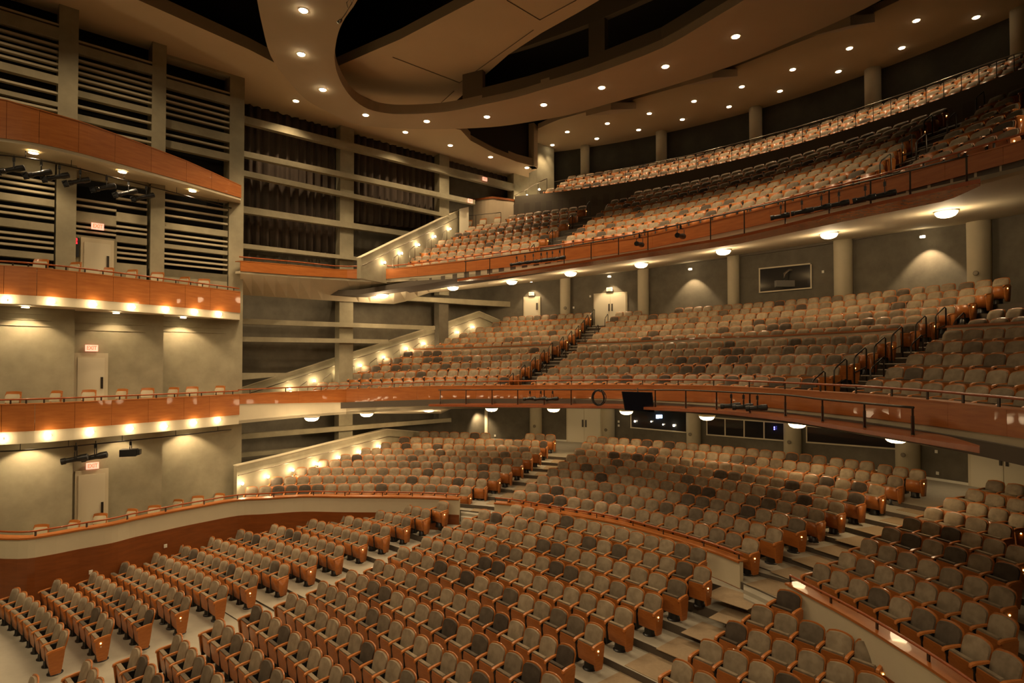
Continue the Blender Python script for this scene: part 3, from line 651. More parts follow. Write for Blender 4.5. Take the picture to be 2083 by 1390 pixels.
def fascia(FP, CAP, WB, WH, rail_up, name, label, cover=True):
    root = empty(name, (FP[30][1], FP[30][2], 0)); ox, oy = FP[30][1], FP[30][2]
    tag(root, label, 'balcony front')
    P = [(x - ox, y - oy) for _, x, y in FP]
    def zz(tab, k): px, x, y = FP[k]; return zat(x, y, interp(tab, px))
    n = len(FP)
    strip('fascia_base', [(p[0], p[1], zz(WB, k) + .01, zz(WH, k)) for k, p in enumerate(P)], .3, M['cream'], root)
    # separate veneer panels
    step = 5
    for s in range(0, n - 1, step):
        seg = range(s, min(n, s + step + 1))
        if len(seg) < 2: continue
        q = [(P[k][0], P[k][1], zz(CAP, k), zz(WB, k)) for k in seg]
        d = Vector((q[1][0] - q[0][0], q[1][1] - q[0][1])).normalized() * .006
        q[0] = (q[0][0] + d.x, q[0][1] + d.y, q[0][2], q[0][3])
        q = shift([(a[0], a[1], a[2], a[3]) for a in q], -.03)
        strip('wood_panel', q, .05, M['wood'], root)
    strip('wood_cap', [(p[0], p[1], zz(CAP, k) + .012, zz(CAP, k) - .02) for k, p in enumerate(shift(P, -.04))], .36, M['wood'], root)
    q = [(p[0], p[1], zz(CAP, k) + rail_up) for k, p in enumerate(shift(P, .05))]
    bm = bmesh.new(); tube(bm, q, .027, 8); bobj('handrail', bm, M['rail_wood'], root, True)
    for k in range(1, n, 3):
        bm = bmesh.new(); box(bm, -.012, .012, -.025, .025, -rail_up, 0); o = bobj('rail_bracket', bm, M['steel'], root); o.location = q[k]
    return root
fascia(FM, M_CAP, M_WB, M_WH, .19, 'mezzanine_balustrade', 'curved wood panelled mezzanine front with handrail above the raised seats')
fascia(FB, B_CAP, B_WB, B_WH, .17, 'balcony_balustrade', 'curved wood panelled upper balcony front with handrail')
# soffits under mezzanine and balcony
BJ = [(487, 600), (640, 610), (799, 619), (826, 613), (866, 597), (1044, 579), (1139, 568.6), (1297, 550), (1476, 524), (1505, 518.4), (1699, 491), (1966, 456), (2083, 436), (2200, 414)]
def back_at(px):
    if px < 1010:
        x, y = wallW(px); return x, y
    xw, yw = wallW(px); xr, yr = rear(px)
    return (xr, yr) if yr < yw or px > 1040 else (xw, yw)
A = []; B = []
for px, x, y in FB:
    A.append((x, y, zat(x, y, interp(B_WH, px)))); bx, by = back_at(px); B.append((bx, by, zat(bx, by, interp(BJ, px))))
struct(ruled('ceiling_under_balcony', A, B, M['cream'], .12)); SB = (A, B)
A = []; B = []
for px, x, y in FM:
    A.append((x, y, zat(x, y, interp(M_WH, px)))); bx, by = back_at(px); B.append((bx, by, zat(bx, by, 842) if px < 900 else Zr(-2.42)))
struct(ruled('ceiling_under_mezzanine', A, B, M['cream'], .12)); SMZ = (A, B)
# ---- the end wall (curved, behind the raised tier and mezzanine) ---
P = arcpts(905, 2400, 28.5, 50)
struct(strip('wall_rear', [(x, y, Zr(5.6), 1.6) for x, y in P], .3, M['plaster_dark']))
struct(strip('baseboard_rear', [(x, y, Zr(-4.58) + .16, Zr(-4.58)) for x, y in arcpts(1100, 2400, 28.47, 40)], .03, M['white']))
P = arcpts(1127, 2400, 32.15, 40)
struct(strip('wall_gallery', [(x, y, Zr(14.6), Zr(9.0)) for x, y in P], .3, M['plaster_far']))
a = unp(1068, 378, 14.3); b = unp(1093, 291, 14.3); c = unp(1127, 302, 14.3)
q = [(.4, 37.2), (b[0], b[1]), (c[0], c[1])]
struct(strip('wall_gallery_side', [(x, y, Zr(14.5), Zr(7.6)) for x, y in q], .25, M['plaster']))
# gallery front (dark) and floors
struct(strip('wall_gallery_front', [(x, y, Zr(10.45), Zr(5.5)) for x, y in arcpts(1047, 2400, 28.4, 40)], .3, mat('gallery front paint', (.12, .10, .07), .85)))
for k, (R0, R1, h) in enumerate(((28.4, 29.3, 9.95), (29.3, 30.35, 10.6), (30.35, 32.2, 11.25))):
    A = arcpts(1040, 2400, R0, 40); B = arcpts(1040, 2400, R1, 40)
    struct(ruled('gallery_floor', [(x, y, Zr(h) - .6) for x, y in A], [(x, y, Zr(h) - .6) for x, y in B], M['riser'], .6))
# curved drum at the left end of the gallery front
x0, y0 = wallW(950); 
cx, cy = unp(1000, 400, 9.9)
q = []
for k in range(13):
    t = k / 12; px = 957 + (1047 - 957) * t; Yb = 36.3 - 1.0 * math.sin(PI * t) ; q.append(((px - 1041.5) / F * Yb, Yb))
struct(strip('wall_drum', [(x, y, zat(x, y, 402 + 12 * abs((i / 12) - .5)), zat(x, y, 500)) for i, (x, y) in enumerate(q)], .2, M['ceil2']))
struct(strip('trim_1', [(x, y - .05, zat(x, y, 400 + 12 * abs((i / 12) - .5)), zat(x, y, 404 + 12 * abs((i / 12) - .5))) for i, (x, y) in enumerate(q)], .2, M['wood_dark']))
# ---- side wall behind the bars ------------------------------------
def onW(px, py, off=0):
    P = (WA[0] - off * .664, WA[1] + off * .747); Q = (WB[0] - off * .664, WB[1] + off * .747)
    x, y = ray_line(px, P, Q); return Vector((x, y, zat(x, y, py)))
def offW(p, off): return Vector((p.x - off * .664, p.y + off * .747, p.z))
def prism(bm, c):
    """c: 4 front points (tl, bl, br, tr), 4 back points"""
    v = [bm.verts.new(p) for p in c]
    for f in ((0, 1, 2, 3), (7, 6, 5, 4), (0, 4, 5, 1), (1, 5, 6, 2), (2, 6, 7, 3), (3, 7, 4, 0)): bm.faces.new([v[i] for i in f])
    bmesh.ops.recalc_face_normals(bm, faces=bm.faces)
def wbox(name, tl, bl, br, tr, th, m, parent=None, d=(-.664, .747)):
    bm = bmesh.new(); f = [Vector(p) for p in (tl, bl, br, tr)]; bk = [Vector((p.x + d[0] * th, p.y + d[1] * th, p.z)) for p in f]
    prism(bm, f + bk); return bobj(name, bm, m, parent)
wt = Zr(12.2)
def wcol(pa, pb, top, bot, off, th, name='side_column', m=None):
    a = onW(pa, 500, off); b = onW(pb, 500, off)
    return wbox(name, (a.x, a.y, top), (a.x, a.y, bot), (b.x, b.y, bot), (b.x, b.y, top), th, m or M['plaster'])
# recessed dark wall
a = onW(470, 500, 1.3); b = onW(1100, 500, 1.3)
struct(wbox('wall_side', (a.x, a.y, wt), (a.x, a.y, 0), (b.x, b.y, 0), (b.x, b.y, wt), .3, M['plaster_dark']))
for k, (pa, pb, top, bot, lab) in enumerate(((690, 718, wt, Zr(-5), 'first square column in the barred side wall, between the two curtained bays'), (893, 913, wt, Zr(4), 'second square column in the upper barred side wall, near the gallery'),)):
    tag(wcol(pa, pb, top, bot, .25, .5), lab, 'column', 'square columns of the side wall')
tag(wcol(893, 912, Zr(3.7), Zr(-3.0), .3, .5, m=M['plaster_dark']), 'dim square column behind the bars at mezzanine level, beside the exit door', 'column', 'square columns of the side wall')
x, y = wallW(1060)
struct(strip('wall_corner', [(*wallW(1045), wt, Zr(5.0)), (*wallW(1078), wt, Zr(5.0))], .6, M['plaster']))
BARS = [('A', 493, 234.5, 249, 1062, 378, 392), ('B', 493, 306, 317.4, 966, 407, 416), ('C', 493, 345.7, 357, 914, 436, 443), ('D', 489, 418, 432, 836, 472, 482), ('E', 489, 494.5, 504, 735, 524, 531),
 ('F', 487, 648, 659, 885, 663.5, 671), ('G', 487, 685, 695, 790, 691, 699), ('f', 830, 602.5, 611, 1043, 614, 625), ('H', 487, 759, 774, 600, 759, 763), ('I', 487, 884, 895, 918.5, 850.7, 858.5), ('J', 487, 923, 932, 700, 905, 910)]
BL_ = {'A': 'topmost', 'B': 'second from the ceiling', 'C': 'third from the ceiling', 'D': 'fourth from the ceiling', 'E': 'lowest above the balcony front', 'F': 'upper one at mezzanine level', 'G': 'lower one at mezzanine level', 'f': 'short one running to the mezzanine exit door', 'H': 'low one just above the mezzanine ramp', 'I': 'upper one under the mezzanine', 'J': 'lower one under the mezzanine'}
for nm, pa, ta, ba, pb, tb, bb in BARS:
    o = wbox('wall_bar', onW(pa - 4, ta), onW(pa - 4, ba), onW(pb, bb), onW(pb, tb), .28, M['plaster'])
    tag(o, 'beige bar across the dark side wall, %s' % BL_[nm], 'bar', 'bars across the side wall')
# drapes hanging behind the bars, in two bays plus a short one
def drape(pa, pb, ya, yb, label, off=.85, zb=None, fold=.16):
    A = onW(pa, 400, off); B = onW(pb, 400, off); n = int((B - A).length / .06); vs = []; fs = []
    d = (B - A).normalized(); nr = Vector((-.664, .747, 0)); ztop = wt - .1
    for k in range(n + 1):
        t = k / n; p = A.lerp(B, t); ph = t * (B - A).length / .42 * 2 * PI + 1.3 * math.sin(t * 9)
        zb_ = zat(p.x, p.y, ya + (yb - ya) * t) if zb is None else zb
        for q in range(5):
            s = q / 4; w = fold * (.55 + .45 * s) * (math.sin(ph) + .35 * math.sin(2.3 * ph + 1))
            vs.append((p.x + nr.x * w, p.y + nr.y * w, ztop + (zb_ - ztop) * s))
    for k in range(n):
        for q in range(4): a = 5 * k + q; fs.append((a, a + 1, a + 6, a + 5))
    o = mesh_obj('drape', vs, fs, M['curtain'], None, True)
    md = o.modifiers.new('s', 'SOLIDIFY'); md.thickness = .02
    tag(o, label, 'curtain', 'dark drapes behind the bars')
drape(491, 692, 503, 517, 'dark brown drape with deep folds in the left bay of the barred wall')
drape(716, 894, 452, 470, 'dark brown drape in the middle bay of the barred wall, ending higher')
drape(912, 1050, 352, 378, 'short dark valance drape at the right end of the barred wall', zb=None, fold=.07)
# ramp walls beside the left end seats
def rampwall(tier, tops, label, rows, lights, off=.78, handy=None):
    base = []
    for i in rows:
        r = [q for q in ROWS if q['tier'] == tier and q['block'] == 'L' and q['i'] == i][0]
        o = origin(r, 0); t = r['t'][0]; base.append((o[0] - t[0] * off, o[1] - t[1] * off, o[2]))
    b2 = [(p[0], p[1]) for p in base]
    d0 = (b2[0][0] - b2[1][0], b2[0][1] - b2[1][1]); b2 = [(b2[0][0] + d0[0] * 2.2, b2[0][1] + d0[1] * 2.2)] + b2
    d1 = (b2[-1][0] - b2[-2][0], b2[-1][1] - b2[-2][1]); b2 = b2 + [(b2[-1][0] + d1[0] * 2, b2[-1][1] + d1[1] * 2)]
    a, b_ = b2[0], b2[-1]
    # straight best line
    xs = np.array([p[0] for p in b2]); ys = np.array([p[1] for p in b2]); c = np.polyfit(ys, xs, 1)
    L = [(float(np.polyval(c, ys.min())), float(ys.min())), (float(np.polyval(c, ys.max())), float(ys.max()))]
    root = empty('ramp_wall', (L[0][0], L[0][1], 0)); tag(root, label, 'wall', 'sloping walls beside the left end seats')
    pts = []
    for px, py in tops:
        x, y = ray_line(px, L[0], L[1]); pts.append((x - root.location.x, y - root.location.y, zat(x, y, py), min(base, key=lambda q: abs(q[1] - y))[2] - (.12 if tier != 'M' else .1)))
    strip('wall_face', pts, .22, M['plaster'], root)
    strip('wall_cap', [(p[0], p[1], p[2] + .03, p[2]) for p in shift(pts, -.03)], .30, M['cream'], root)
    bm = bmesh.new(); tube(bm, [(p[0], p[1], p[2] - .36) for p in shift(pts, -.09) if True], .022, 8); bobj('handrail', bm, M['steel2'], root, True)
    out = []
    for px, py in lights:
        x, y = ray_line(px, L[0], L[1]); n = normals2d([L[0], L[1]])[0]; out.append(Vector((x - n[0] * .14, y - n[1] * .14, zat(x, y, py))))
    return out, L, root
PLT = [(491, 983.4), (543, 969.5), (593.3, 955.8), (641.6, 943.5), (687.4, 930.3), (729.9, 919), (769.5, 907.8)]
MLT = [(588, 791), (638, 775), (686.7, 758.3), (731.4, 743.8), (778.4, 727), (824.5, 709.5), (860.4, 699.5), (895.7, 687.7), (928.6, 676.6), (959.9, 665.9)]
BLT = [(777, 534.7), (811.7, 516), (846.6, 498.7), (880, 482), (911, 466.3)]
lp, LP_, _ = rampwall('P', [(484, 949), (487, 948), (571, 928), (673, 902), (780, 876), (788, 873.7), (854, 879), (915, 889)], 'sloping plaster wall with cap at the left of the raised seats', range(8), PLT)
lm_, LM_, _ = rampwall('M', [(487, 791), (640, 742), (800, 691), (900, 659), (974.5, 634), (1017, 652)], 'sloping plaster wall at the left end of the mezzanine seats', range(9), MLT)
lb, LB_, _ = rampwall('B', [(733, 524.5), (741, 521), (800, 492), (870, 459), (933, 428)], 'sloping plaster wall at the left end of the balcony seats', range(6), BLT)
def bulb(p, name, label, grp, r=.055, m='bulb', e=14, dirn=None):
    root = empty(name, p); tag(root, label, 'light', grp)
    bm = bmesh.new(); bmesh.ops.create_uvsphere(bm, u_segments=12, v_segments=8, radius=r); bobj('globe', bm, M[m], root, True)
    bm = bmesh.new(); lathe(bm, [(r * .9, -r * 1.7), (r * 1.05, -r * .95), (r * .5, -r * .85)], 10); bobj('lamp_holder', bm, M['steel2'], root, True)
    if e: light('POINT', 'lamp', Vector(p) + Vector((.08, -.12, 0)), e, size=.08)
for L_, nmx, g in ((lp, 'raised seats', 'P'), (lm_, 'mezzanine seats', 'M'), (lb, 'balcony seats', 'B')):
    for k, p in enumerate(L_): bulb(p, 'aisle_wall_light', 'small glaring wall light beside the left %s, %s going up the slope' % (nmx, ORD[k + 1]), 'wall lights along the %s ramp' % nmx, e=13 if g == 'P' else 10)
# ---- side boxes: back walls in three bays -------------------------
dW = Vector((1.13, 1.0)).normalized(); nWl = (-dW.y, dW.x)
BAY = {1: ((-14.6, 19.7),), 2: ((-12.95, 21.9),), 3: ((-11.16, 24.4),)}
def onB(bay, px, py, off=0):
    P = BAY[bay][0]; P = (P[0] + nWl[0] * off, P[1] + nWl[1] * off); x, y = ray_line(px, P, (P[0] + dW.x, P[1] + dW.y)); return Vector((x, y, zat(x, y, py)))
def bbox(name, bay, pa, pb, za, zb, th, m, off=0, parent=None):
    a = onB(bay, pa, 500, off); b = onB(bay, pb, 500, off)
    return wbox(name, (a.x, a.y, zb), (a.x, a.y, za), (b.x, b.y, za), (b.x, b.y, zb), th, m, parent, nWl)
def bquad(name, bay, pa, ta, ba, pb, tb, bb, th, m, off=0, parent=None):
    return wbox(name, onB(bay, pa, ta, off), onB(bay, pa, ba, off), onB(bay, pb, bb, off), onB(bay, pb, tb, off), th, m, parent, nWl)
ZB = Zr(-6.1); ZT = Zr(13)
BX = {1: (-260, 110, 151), 2: (151, 303, 332), 3: (332, 463, 493)}
for k, (pa, pm, pb) in BX.items():
    struct(bbox('wall_bay_%d' % k, k, pa, pb, ZB, Zr(2.0), .3, M['plaster']))                 # solid, lower levels
    a, b = (pm, pb)
    tag(bbox('wall_pier', k, pm, pb, Zr(2.0), ZT, .9, M['plaster']), 'tall plaster pier between louvred bays of the side boxes, %s from the left' % ORD[k], 'pier', 'plaster piers of the side boxes')
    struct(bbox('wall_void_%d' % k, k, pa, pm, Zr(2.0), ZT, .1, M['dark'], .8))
    # header above the top opening
    struct(bbox('wall_head_%d' % k, k, pa, pm, Zr({1: 13.0, 2: 12.2, 3: 11.9}[k]) - .0, ZT, .3, M['plaster']))
# level profile of the louvred openings (heights read on bay 3)
def hB(bay, px, py): return onB(bay, px, py).z
LV3 = [(146, 167), (178, 246), (257, 289), (301, 345), ]
def louvers(bay, pa, pb, specs, lab):
    """specs: list of (y_top_right, y_bottom_right, slats) read at px=pb; solid plaster between"""
    zs = [(hB(bay, pb, t), hB(bay, pb, b), n) for t, b, n in specs]
    root = empty('louvre_panel', onB(bay, pa, 500)); tag(root, lab, 'louvres', 'louvred openings of the side boxes'); root.location.z = zs[-1][1]
    o = root.location
    def lb_(name, za, zb, th, m, off=0):
        a = onB(bay, pa, 500, off) - o; b = onB(bay, pb, 500, off) - o
        return wbox(name, (a.x, a.y, zb - o.z), (a.x, a.y, za - o.z), (b.x, b.y, za - o.z), (b.x, b.y, zb - o.z), th, m, root, nWl)
    for k, (zt, zb, n) in enumerate(zs):
        if k < len(zs) - 1: lb_('solid_band', zs[k + 1][0], zb, .22, M['plaster'])
        for q in range(n):
            zc = zb + (zt - zb) * (q + 1) / (n + 1); lb_('slat', zc - .035, zc + .035, .16, M['louver'], .04)
    return zs
U3 = [(182, 196, 1), (213.5, 273, 4), (289.5, 313, 1), (327, 339.5, 0)]
louvers(3, 332, 463, U3, 'dark louvred opening above the top box front, right bay')
louvers(2, 151, 303, [(120, 134, 1), (151, 221, 5), (233, 266, 1), (278, 300, 1)], 'dark louvred opening above the top box front, middle bay')
louvers(1, -220, 110, [(43, 56, 1), (80, 155, 5), (170, 208, 1), (217, 232, 1)], 'dark louvred opening above the top box front, left bay')
louvers(3, 326, 461, [(413, 470, 3), (482, 511, 2), (519, 559, 3), (574, 585, 0)], 'louvred opening behind the upper box, right bay')
louvers(2, 147, 233, [(404, 440, 2), (461, 487, 2)], 'louvred opening over the door of the upper box')
louvers(2, 233, 296, [(384, 440, 3), (458, 486, 2), (499, 540, 3)], 'louvred opening right of the upper box door')
louvers(1, -220, 106, [(361, 407, 3), (421, 456, 2), (472, 517, 3), (530, 545, 0)], 'louvred opening behind the upper box, left bay')
for bay, pa, pb, yy, n in ((3, 326, 461, 413, 0), (2, 147, 296, 384, 0), (1, -220, 106, 361, 0)):
    z = hB(bay, pb, yy); struct(bbox('wall_panel', bay, pa, pb, z, Zr(6.9), .2, M['plaster']))
for bay, pa, pb, yy in ((3, 326, 461, 559), (2, 147, 296, 540), (1, -220, 106, 545)):
    z = hB(bay, pb, yy); struct(bbox('wall_panel', bay, pa, pb, Zr(1.9), z, .2, M['plaster']))
struct(bbox('wall_panel', 2, 151, 235, Zr(1.9), hB(2, 235, 487), .2, M['plaster'], .01))
# shallow louvred frieze above the middle box wall
for bay, pa, pb, ya, yb in ((1, -200, 103, 640, 664), (2, 141, 295, 648, 675), (3, 322, 461, 658, 678)):
    for q in range(3):
        z = hB(bay, pb, ya) + (hB(bay, pb, yb) - hB(bay, pb, ya)) * q / 2
        struct(bbox('trim_2', bay, pa, pb, z - .02, z + .02, .03, M['plaster'], -.03))
# soffits, floors and fronts of the boxes
BF = smooth_curve(BOXF, 4)
def backline(off=0):
    out = []
    for x, y in BF:
        px = x / y * F + 1041.5; bay = 1 if px < 151 else (2 if px < 332 else 3); v = onB(bay, px, 500, off); out.append((v.x, v.y))
    return out
BK = backline(.4)
def boxtier(cap, wb, wh, floor, rail, name, label, wood_z=True, cap_tab=None, lights=None):
    root = empty(name, (BF[24][0], BF[24][1], 0)); ox, oy = BF[24]
    tag(root, label, 'balcony front', 'wood fronts of the side boxes')
    P = [(x - ox, y - oy) for x, y in BF]; n = len(P)
    def zc(k):
        if cap_tab is None: return Zr(cap)
        px = BF[k][0] / BF[k][1] * F + 1041.5; return zat(BF[k][0], BF[k][1], interp(cap_tab, px))
    strip('fascia_base', [(p[0], p[1], Zr(wb) + .01, Zr(wh)) for p in P], .3, M['cream'], root)
    for s in range(0, n - 1, 4):
        seg = range(s, min(n, s + 5)); q = [(P[k][0], P[k][1], zc(k), Zr(wb)) for k in seg]
        d = Vector((q[1][0] - q[0][0], q[1][1] - q[0][1])).normalized() * .008
        q[0] = (q[0][0] + d.x, q[0][1] + d.y, q[0][2], q[0][3])
        strip('wood_panel', shift(q, -.03), .05, M['wood'], root)
    strip('wood_cap', [(p[0], p[1], zc(k) + .012, zc(k) - .02) for k, p in enumerate(shift(P, -.04))], .3, M['wood'], root)
    if rail:
        q = [(p[0], p[1], Zr(rail)) for p in shift(P, .05)]
        bm = bmesh.new(); tube(bm, q, .027, 8); bobj('handrail', bm, M['rail_wood'], root, True)
        for k in range(1, n, 2):
            bm = bmesh.new(); box(bm, -.012, .012, -.02, .02, cap - rail, 0); o = bobj('rail_bracket', bm, M['steel'], root); o.location = q[k]
    # floor slab / soffit
    A = [(x, y, Zr(wh) + .02) for x, y in shift(BF, .02)]; B = [(x, y, Zr(wh) + .02) for x, y in BK]
    struct(ruled('box_floor', A, B, M['cream'], Zr(floor) - Zr(wh) - .02))
boxtier(-1.16, -1.98, -2.35, -1.75, -1.02, 'side_box_balustrade', 'middle wood panelled box front of the left side wall, lamps beneath its edge')
boxtier(2.98, 2.13, 1.85, 2.5, 3.12, 'side_box_balustrade', 'upper wood panelled box front of the left side wall, below the louvres')
boxtier(7.5, 6.8, 6.7, 7.0, None, 'side_box_balustrade', 'topmost wood panelled front of the left side wall, stage lights under it', cap_tab=[(-200, 175), (0, 203), (155, 247), (240, 277), (310, 303), (375, 328), (430, 352), (491, 380)])
Q1 = smooth_curve([(-18.5, 17.2), (-16.6, 17.95)] + [unp(x, y, HC) for x, y in CAPL[:9]], 3)
Q1b = []
for x, y in Q1:
    px = x / y * F + 1041.5; bay = 1 if px < 151 else (2 if px < 332 else 3); v = onB(bay, px, 500, .3); Q1b.append((v.x, v.y))
struct(ruled('box_floor', [(x, y, Zr(-6.35)) for x, y in shift(Q1, .1)], [(x, y, Zr(-6.35)) for x, y in Q1b], M['carpet'], .3))
# doors of the boxes
def door(bay, pa, pb, ya, yb_, zbot, n, handle_side=1, frame=True, label=''):
    a = onB(bay, pa, ya, -.03); b = onB(bay, pb, yb_, -.03); zt = (a.z + b.z) / 2
    root = struct(bbox('door_%d' % n, bay, pa, pb, zbot, zt, .06, M['cream'], -.05))
    w = pb - pa
    def sub(name, qa, qb, z0, z1, th, m, off):
        return bbox(name, bay, qa, qb, z0, z1, th, m, off, root)
    sub('door_leaf', pa + w * .1, pb - w * .1, zbot, zt - .16, .05, M['door'], -.07)
    hx = pb - w * .17
    sub('door_handle', hx - 3, hx + 2, zbot + .95, zbot + 1.35, .04, M['steel'], -.10)
    return root
door(2, 156, 224, 959, 953, Zr(-6.1), 1); door(2, 151, 220, 718, 719, Zr(-1.75), 2); door(2, 161, 229, 483, 489, Zr(2.5), 3)
# ---- rear wall details --------------------------------------------
def onR(px, py, R=28.5): x, y = arc_at(px, R); return Vector((x, y, zat(x, y, py)))
def rbox(name, pa, pb, z0, z1, th, m, R=28.5, parent=None, n=4):
    P = arcpts(pa, pb, R - th, n); return strip(name, [(x, y, z1, z0) for x, y in P], th, m, parent)
def rcol(pm, w, z0, z1, label, R=28.35, grp=None):
    x, y = arc_at(pm, R); r = w / 2 / F * y
    bm = bmesh.new(); lathe(bm, [(r, z0), (r, z1 - .45), (r * 1.01, z1 - .44), (r * 1.01, z1)], 28, (0, 0, 0))
    o = bobj('round_column', bm, M['column'], None, True); o.location = (x, y, 0)
    tag(o, label, 'column', grp)
    return o
rc = [(950, 24, 'pale round column beside the narrow lit door, leftmost under the mezzanine'), (1090, 25, 'pale round column left of the double door under the mezzanine'), (1237, 26, 'pale round column right of the double door under the mezzanine'), (1410, 28, 'pale round column between the two control booth windows'), (1610.5, 33, 'pale round column right of the four pane booth window'), (1844, 43, 'pale round column at the right end of the dark booth windows')]
for pm, w, l in rc: rcol(pm, w, Zr(-4.6), Zr(-2.3), l, grp='columns under the mezzanine')
rc = [(1150, 21, 'beige column between the single and double exit doors of the mezzanine'), (1309, 22, 'beige column right of the mezzanine double door'), (1493, 23, 'beige column left of the projection booth window'), (1717, 34, 'beige column right of the projection booth window'), (1995, 41, 'beige column at the right end of the mezzanine')]
for pm, w, l in rc: rcol(pm, w, Zr(0.5), Zr(5.6), l, grp='columns behind the mezzanine seats')
rc = [(1191, 18.5, 'leftmost round column of the top gallery'), (1347.5, 22, 'second round column from the left in the top gallery'), (1541, 25, 'third round column from the left in the top gallery'), (1782, 30, 'fourth round column from the left in the top gallery'), (2088, 36, 'round column cut by the right edge of the photo, top gallery')]
for pm, w, l in rc: rcol(pm, w, Zr(11.2), Zr(14.4), l, R=31.85, grp='columns of the top gallery')
def rdoor(pa, pb, zb, zt, n, double=True, m='door'):
    root = struct(rbox('door_%d' % n, pa, pb, zb, zt, .06, M['cream']))
    mid = (pa + pb) / 2; w = pb - pa
    segs = [(pa + w * .04, mid - w * .006), (mid + w * .006, pb - w * .04)] if double else [(pa + w * .08, pb - w * .08)]
    for a, b in segs:
        P = arcpts(a, b, 28.5 - .085, 2); strip('door_leaf', [(x, y, zt - .1, zb) for x, y in P], .05, M[m], root)
    hs = ([mid - w * .045, mid + w * .045] if double else [pb - w * .2])
    for h in hs:
        P = arcpts(h - w * (.018 if double else .05), h + w * (.018 if double else .05), 28.5 - .13, 1); strip('door_handle', [(x, y, zb + 1.4, zb + .98) for x, y in P], .05, M['steel'], root)
    return root
zf = Zr(-4.58)
rdoor(1152, 1224, zf, Zr(-2.42), 4); rdoor(1966, 2110, zf, Zr(-2.2), 5)
rdoor(963, 992, zf, Zr(-2.42), 6)
x, y = arc_at(1242, 28.5); rdoor(1208, 1276, zat(x, y, 668), zat(x, y, 596), 7); x, y = arc_at(1081, 28.5); rdoor(1065, 1099, zat(x, y, 664), zat(x, y, 604), 8, False)
def rwin(pa, pb, ytl, ybl, ytr, ybr, n, panes, label=None, R=28.5, m='glass'):
    tl, bl, br, tr = onR(pa, ytl, R - .05), onR(pa, ybl, R - .05), onR(pb, ybr, R - .05), onR(pb, ytr, R - .05)
    root = struct(wbox('window_%d' % n, tl, bl, br, tr, .03, M[m], None, (.5, .86)))
    def fr(p, q, up, name='window_frame'):
        w = .06; d = Vector((0, 0, w)) if up else (br - bl).normalized() * w
        wb = wbox(name, p, q, q + d, p + d, .08, M['cream'], root, (-.06, -.1)) if not up else wbox(name, p + d, p, q, q + d, .08, M['cream'], root, (-.3, -.5))
    fr(bl, br, True); fr(tl, tr, True); fr(tl, bl, False); fr(tr, br, False)
    for k in range(1, panes):
        t = k / panes; fr(tl.lerp(tr, t), bl.lerp(br, t), False, 'window_mullion')
    return root
rwin(1282, 1395, 835, 871, 838, 881, 1, 1); rwin(1436, 1594, 850, 885.5, 862, 898, 2, 4); rwin(1638, 1822, 868, 901, 884, 915, 3, 1)
rwin(1545, 1650, 548.5, 596.5, 538, 587.5, 4, 1)
# what shows inside the booths
bl0 = onR(1291, 857, 28.3)
for k, (px, py, s, m) in enumerate(((1291, 857.5, .05, 'boothlit'), (1324, 858, .035, 'boothlit'), (1370, 866, .06, 'boothlit'), (1348, 864, .035, 'boothlit'))):
    o = onR(px, py, 28.3); bm = bmesh.new(); lathe(bm, [(s * .6, -s), (s, -s * .3), (s, s * .6), (s * .5, s)], 10); q = bobj('booth_lamp', bm, M[m], None, True); q.location = o
    tag(q, 'small lamp glowing in the left control booth, %s from the left' % ORD[k + 1], 'lamp', 'booth lamps')
o = onR(1340, 848, 28.3); bm = bmesh.new(); box(bm, -.16, -.01, -.02, .02, -.1, .1); box(bm, .02, .17, -.02, .02, -.08, .1); q = bobj('booth_screens', bm, M['bluescr']); q.name = 'booth_monitor'; q.location = o; tag(q, 'bright blue computer screens in the left control booth', 'monitor')
for px, py in ((1574, 869.5), (1574, 873.5)):
    o = onR(px, py, 28.3); bm = bmesh.new(); bmesh.ops.create_uvsphere(bm, u_segments=8, v_segments=6, radius=.035); q = bobj('indicator_light', bm, M['blueled'], None, True); q.location = o
    tag(q, '%s of two blue indicator lights in the four pane booth window' % ('upper' if py < 870 else 'lower'), 'indicator', 'blue indicators')
o = onR(1598, 572, 28.2); root = empty('followspot', o); tag(root, 'grey followspot projector behind the mezzanine booth window', 'projector')
bm = bmesh.new(); box(bm, -.45, .45, -.12, .1, -.28, .02); bobj('housing', bm, mat('dusty grey', (.16, .15, .13), .6), root)
bm = bmesh.new(); tube(bm, [(-.05, 0, 0), (-.02, 0, .35), (.2, 0, .52), (.8, 0, .56)], .05, 8); bobj('duct', bm, M['steel2'], root, True)
# ---- ceilings -----------------------------------------------------
def PU(pts, h): return [unp(x, y, h) for x, y in pts]
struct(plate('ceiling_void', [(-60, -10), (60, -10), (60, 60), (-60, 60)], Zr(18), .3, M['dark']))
# soffit along the side wall
so = PU([(505, 100), (690, 195), (800, 245), (925, 262), (937, 264.5), (957, 286), (1004, 311), (1051, 329), (1085, 337.7), (1094, 341), (1090, 346), (1076, 352)], 12)
so += [onW(1075, 500, 2.5).xy[:], onW(500, 500, 2.5).xy[:], (-24, 24), (-24, 12), (-20, 9)] + PU([(281, 0)], 12)
struct(plate('ceiling_side', [tuple(p) for p in so], Zr(12), .45, M['ceil']))
